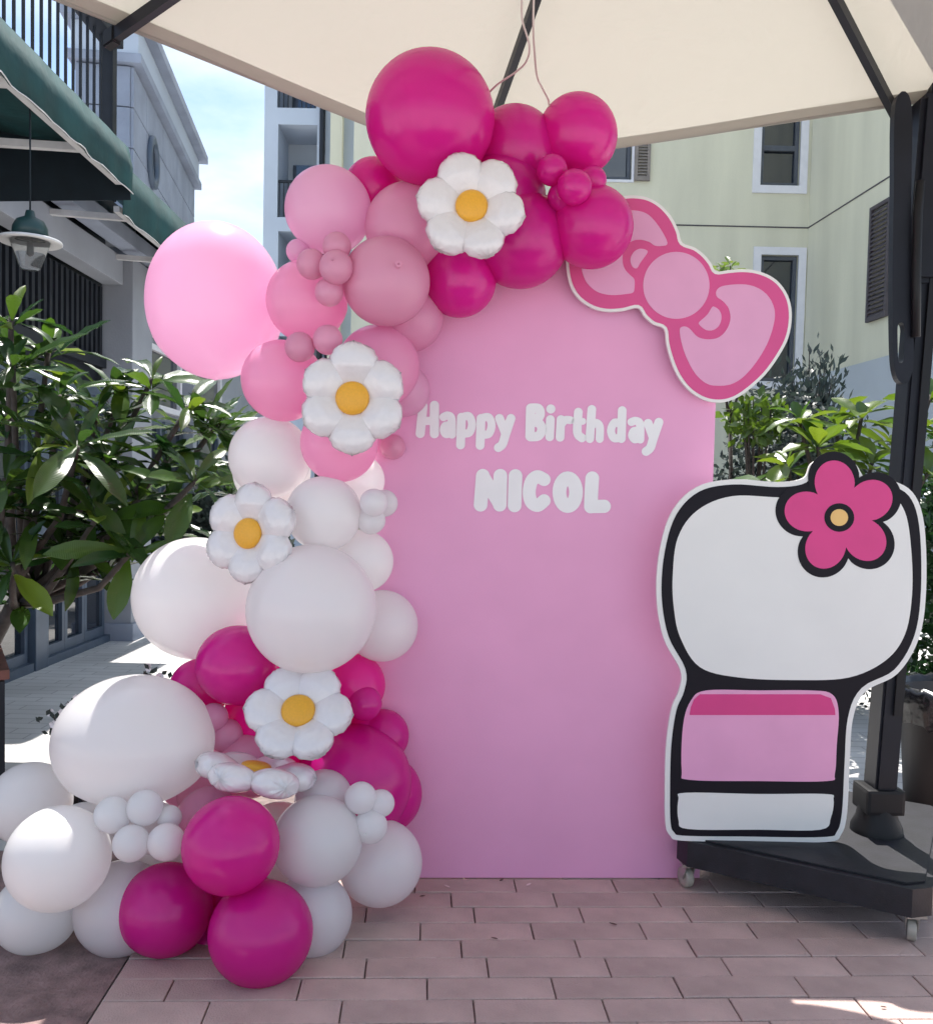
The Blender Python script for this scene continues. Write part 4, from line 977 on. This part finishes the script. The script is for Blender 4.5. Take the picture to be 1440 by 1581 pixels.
# ------------------------------------------------------------------ shrubs built from many small leaves
def shrub(name, label, cat, cx, cy, cz, rx, ry, rz, n, ln, m, spiky=False, stems=8):
    t = empty(name, (cx, cy, -.03)); tag(t, label, cat)
    v = []; f = []; rnd = random.Random(hash(label) % 999 if False else len(label)*7)
    ends = []
    for s_ in range(stems):
        a = rnd.uniform(0, 6.28); rr = rnd.uniform(.1,.85); ends.append(Vector((cx+rx*rr*math.cos(a), cy+ry*rr*math.sin(a), cz+rz*rnd.uniform(.2,1.0)*(1.15-rr*.6))))
    bm = bmesh.new()
    for e_ in ends: add_tube(bm, [(cx+rnd.uniform(-.1,.1),cy+rnd.uniform(-.1,.1),-.03), Vector((cx,cy,cz*.5)).lerp(e_,.4), e_], [.014,.01,.003], 5)
    from_bm('stems', bm, M['bark'], t)
    for i in range(n):
        if spiky:
            e_ = rnd.choice(ends); q = rnd.random()**.6; b = Vector((cx,cy,cz*.3)).lerp(e_, q) + Vector((rnd.gauss(0,.05), rnd.gauss(0,.05), rnd.gauss(0,.03)))
            d = (Vector((rnd.gauss(0,.5), rnd.gauss(0,.5), 1))).normalized()
        else:
            while True:
                x, y, z = (rnd.uniform(-1,1) for _ in range(3)); q = x*x+y*y+z*z
                if .25 < q < 1: break
            lump = 1 + .16*math.sin(5*x+3*z)+.12*math.sin(7*y+4*x)
            b = Vector((cx+rx*x*lump, cy+ry*y*lump, cz+rz*z*lump)); d = Vector((rnd.gauss(0,1), rnd.gauss(0,1), rnd.gauss(.3,.8))).normalized()
        s, u = frame_of(d); th = rnd.uniform(0,6.28); s2 = s*math.cos(th)+u*math.sin(th); L_ = ln*rnd.uniform(.6,1.3); wv = s2*L_*(.16 if spiky else .28); k_ = len(v)
        v += [b, b+d*L_*.5+wv, b+d*L_, b+d*L_*.5-wv]; f.append((k_,k_+1,k_+2,k_+3))
    tag(from_py('foliage', v, f, M[m], t), kind='stuff')
p = at(1255, 570, 6.2); shrub('feathery_shrub', 'grey green feathery shrub with upright sprigs against the cream wall', 'shrub', p.x, 6.2, 1.75, .30, .28, .62, 3800, .07, 'leaf_dark', True, 26)
p = at(1160, 690, 5.9); shrub('dark_hedge', 'dense dark hedge between the panel edge and the frangipani shrub', 'hedge', p.x+.25, 5.75, .95, .75, .5, 1.0, 12000, .055, 'leaf_dark')
p = at(1165, 610, 5.4); shrub('yellow_shrub', 'small yellow green shrub just under the right loop of the bow', 'shrub', p.x+.02, 5.4, 1.78, .17, .2, .15, 230, .085, 'leaf_light', False, 10)
p = at(1440, 640, 6.5); shrub('right_bush', 'green bush beyond the mast at the right edge', 'bush', p.x+.35, 6.5, .8, .7, .6, 1.0, 5000, .10, 'leaf', False, 8)
p = at(320, 800, 9.5); shrub('oleander_bush', 'far oleander bush beside the shopfront wing above the white balloons', 'bush', p.x+.25, 9.5, .75, .7, .6, .75, 4200, .11, 'leaf_dark')
# planter with the tree, and the small white flowered plant
PC = at(8, 1046, 3.35); PC.z = 0; ra = math.atan2(PC.x, PC.y)   # side lies along the line of sight of the place
pl = empty('planter_box', PC, 0); tag(pl, 'dark planter box with red brown rim at the left picture edge', 'planter')
la = Vector((PC.x, PC.y, 0)).normalized(); la = (la + Vector((-.06,0,0))).normalized(); wa = Vector((-la.y, la.x, 0))
def plb(name, s0, s1, t0, t1, z0, z1, m): 
    bm = bmesh.new(); add_box(bm, (s0,t0,z0), (s1,t1,z1), Matrix.Translation(PC) @ Matrix((la, wa, Vector((0,0,1)))).transposed().to_4x4()); return from_bm(name, bm, M[m], pl)
plb('box', 0, 1.5, 0, .9, -.03, .565, 'slate'); plb('soil', .03, 1.47, .03, .87, .566, .572, 'soil')
for q in ((-.015,.05,-.015,.915),(1.45,1.515,-.015,.915),(.051,1.449,-.015,.04),(.051,1.449,.86,.915)): plb('rim', *q, .574, .61, 'wood')
fp = at(120, 1135, 3.15); fl = empty('flowering_plant', (fp.x, 3.15, -.03)); tag(fl, 'small plant with white flowers behind the biggest white balloon', 'plant')
bm = bmesh.new(); lathe(bm, [(.001,-.02),(.08,-.02),(.105,.17),(.11,.18),(.10,.18),(.09,.165),(.001,.16)], (fp.x, 3.15, -.01), 20); from_bm('pot', bm, M['slate'], fl, True)
for q in ((84,1118),(98,1100),(110,1088),(80,1100),(120,1078),(230,1030),(248,1044)):
    e_ = at(*q, 3.15); tube('stem', [(fp.x, 3.15, .14), Vector((fp.x,3.15,.2)).lerp(e_,.5)+Vector((0,0,.05)), e_], [.004,.003,.002], M['bark'], fl, 5)
    v=[]; f=[]
    for k_ in range(5):
        a = k_*1.2566+random.random(); d = Vector((math.cos(a), -.5, math.sin(a))).normalized()*.018; s = d.cross(Vector((0,-1,0))).normalized()*.008; i0=len(v)
        v += [e_, e_+d*.6+s, e_+d, e_+d*.6-s]; f.append((i0,i0+1,i0+2,i0+3))
    from_py('flower', v, f, M['petal_white'], fl)
    v=[]; f=[]
    for k_ in range(8):
        c_ = e_ + Vector((random.gauss(0,.02),random.gauss(0,.02)+.01,random.gauss(-.02,.015))); a = random.uniform(0,6.28); d = Vector((math.cos(a),random.uniform(-.4,.4),math.sin(a)))*.028; s = d.cross(Vector((0,1,.3))).normalized()*.009; i0=len(v)
        v += [c_, c_+d*.5+s, c_+d, c_+d*.5-s]; f.append((i0,i0+1,i0+2,i0+3))
    from_py('leaves', v, f, M['leaf_dark'], fl)
# ------------------------------------------------------------------ litter bin
bp_ = at(1478, 1180, 3.75); bx, by = bp_.x, 3.75
lb = empty('litter_bin', (bx, by, -.03)); tag(lb, 'black litter bin with bin bag folded over the rim at the right edge', 'bin')
bm = bmesh.new(); r_ = lathe(bm, [(.19,-.03),(.20,0),(.235,.50),(.24,.52),(.225,.52),(.18,.05)], (bx,by,0), 36); bm.faces.new(r_[0][::-1]); bm.faces.new(r_[-1]); from_bm('body', bm, M['rubber'], lb, True)
bm = bmesh.new(); n = 48; rings_ = []
for i, (r, z) in enumerate(((.215,.44),(.226,.50),(.238,.545),(.252,.55),(.262,.52),(.264,.46),(.262,.40))):
    rings_.append([bm.verts.new((bx+(r+.010*math.sin(k_*3.1+i)*(i>2))*math.cos(2*math.pi*k_/n), by+(r+.010*math.sin(k_*3.1+i)*(i>2))*math.sin(2*math.pi*k_/n), z+.012*math.sin(k_*1.7)*(i>4)+.006*math.sin(k_*2.3))) for k_ in range(n)])
for a, b in zip(rings_, rings_[1:]):
    for k_ in range(n): bm.faces.new((a[k_], a[(k_+1)%n], b[(k_+1)%n], b[k_]))
from_bm('bin_bag', bm, M['bag'], lb, True)
# ------------------------------------------------------------------ bits on the paving
def scrap(label, px, py, L_, m, cat, group=None):
    p = atz(px, py, .004); a = random.uniform(0, 3.1); v = []
    pts = [(-1,0,0),(-.4,.35,.10),(.3,.32,.16),(1,0,.22),(.3,-.3,.10),(-.4,-.3,.04)]
    for x, y, z in pts: v.append(p + Vector((x*math.cos(a)-y*math.sin(a), x*math.sin(a)+y*math.cos(a), z))*L_)
    o = from_py('scrap', v, [(0,1,5),(1,2,4,5),(2,3,4)], M[m]); o.name = 'fallen_petal' if cat == 'petal' else 'fallen_leaf'; tag(o, label, cat, group)
    o.modifiers.new('s','SOLIDIFY').thickness = .0015
scrap('withered pale petal lying nearest the white balloon at the panel foot', 690, 1369, .012, 'dry_petal', 'petal', 'scraps on the paving')
scrap('withered pale petal lying below the middle of the panel foot', 816, 1366, .011, 'dry_petal', 'petal', 'scraps on the paving')
scrap('small dark leaf scrap beside the right foot balloon', 652, 1384, .009, 'dry_leaf', 'leaf', 'scraps on the paving')
scrap('small dark leaf scrap close under the panel edge', 774, 1359, .009, 'dry_leaf', 'leaf', 'scraps on the paving')
scrap('dark leaf scrap lying alone in the middle of the paving', 763, 1449, .010, 'dry_leaf', 'leaf', 'scraps on the paving')
scrap('curled brown leaf scrap near the front of the umbrella base', 946, 1427, .012, 'dry_leaf', 'leaf', 'scraps on the paving')
scrap('tiny dark speck of leaf at the lower right in the sunny patch', 1363, 1555, .008, 'dry_leaf', 'leaf', 'scraps on the paving')
print('pavers', npv, 'objects', len(bpy.data.objects), 'C', C_[:], 'A', A[:], 'B', B_[:], 'mast', MB[:], 'board', KO[:], 'PO', PO[:], 'ztop', ztop)
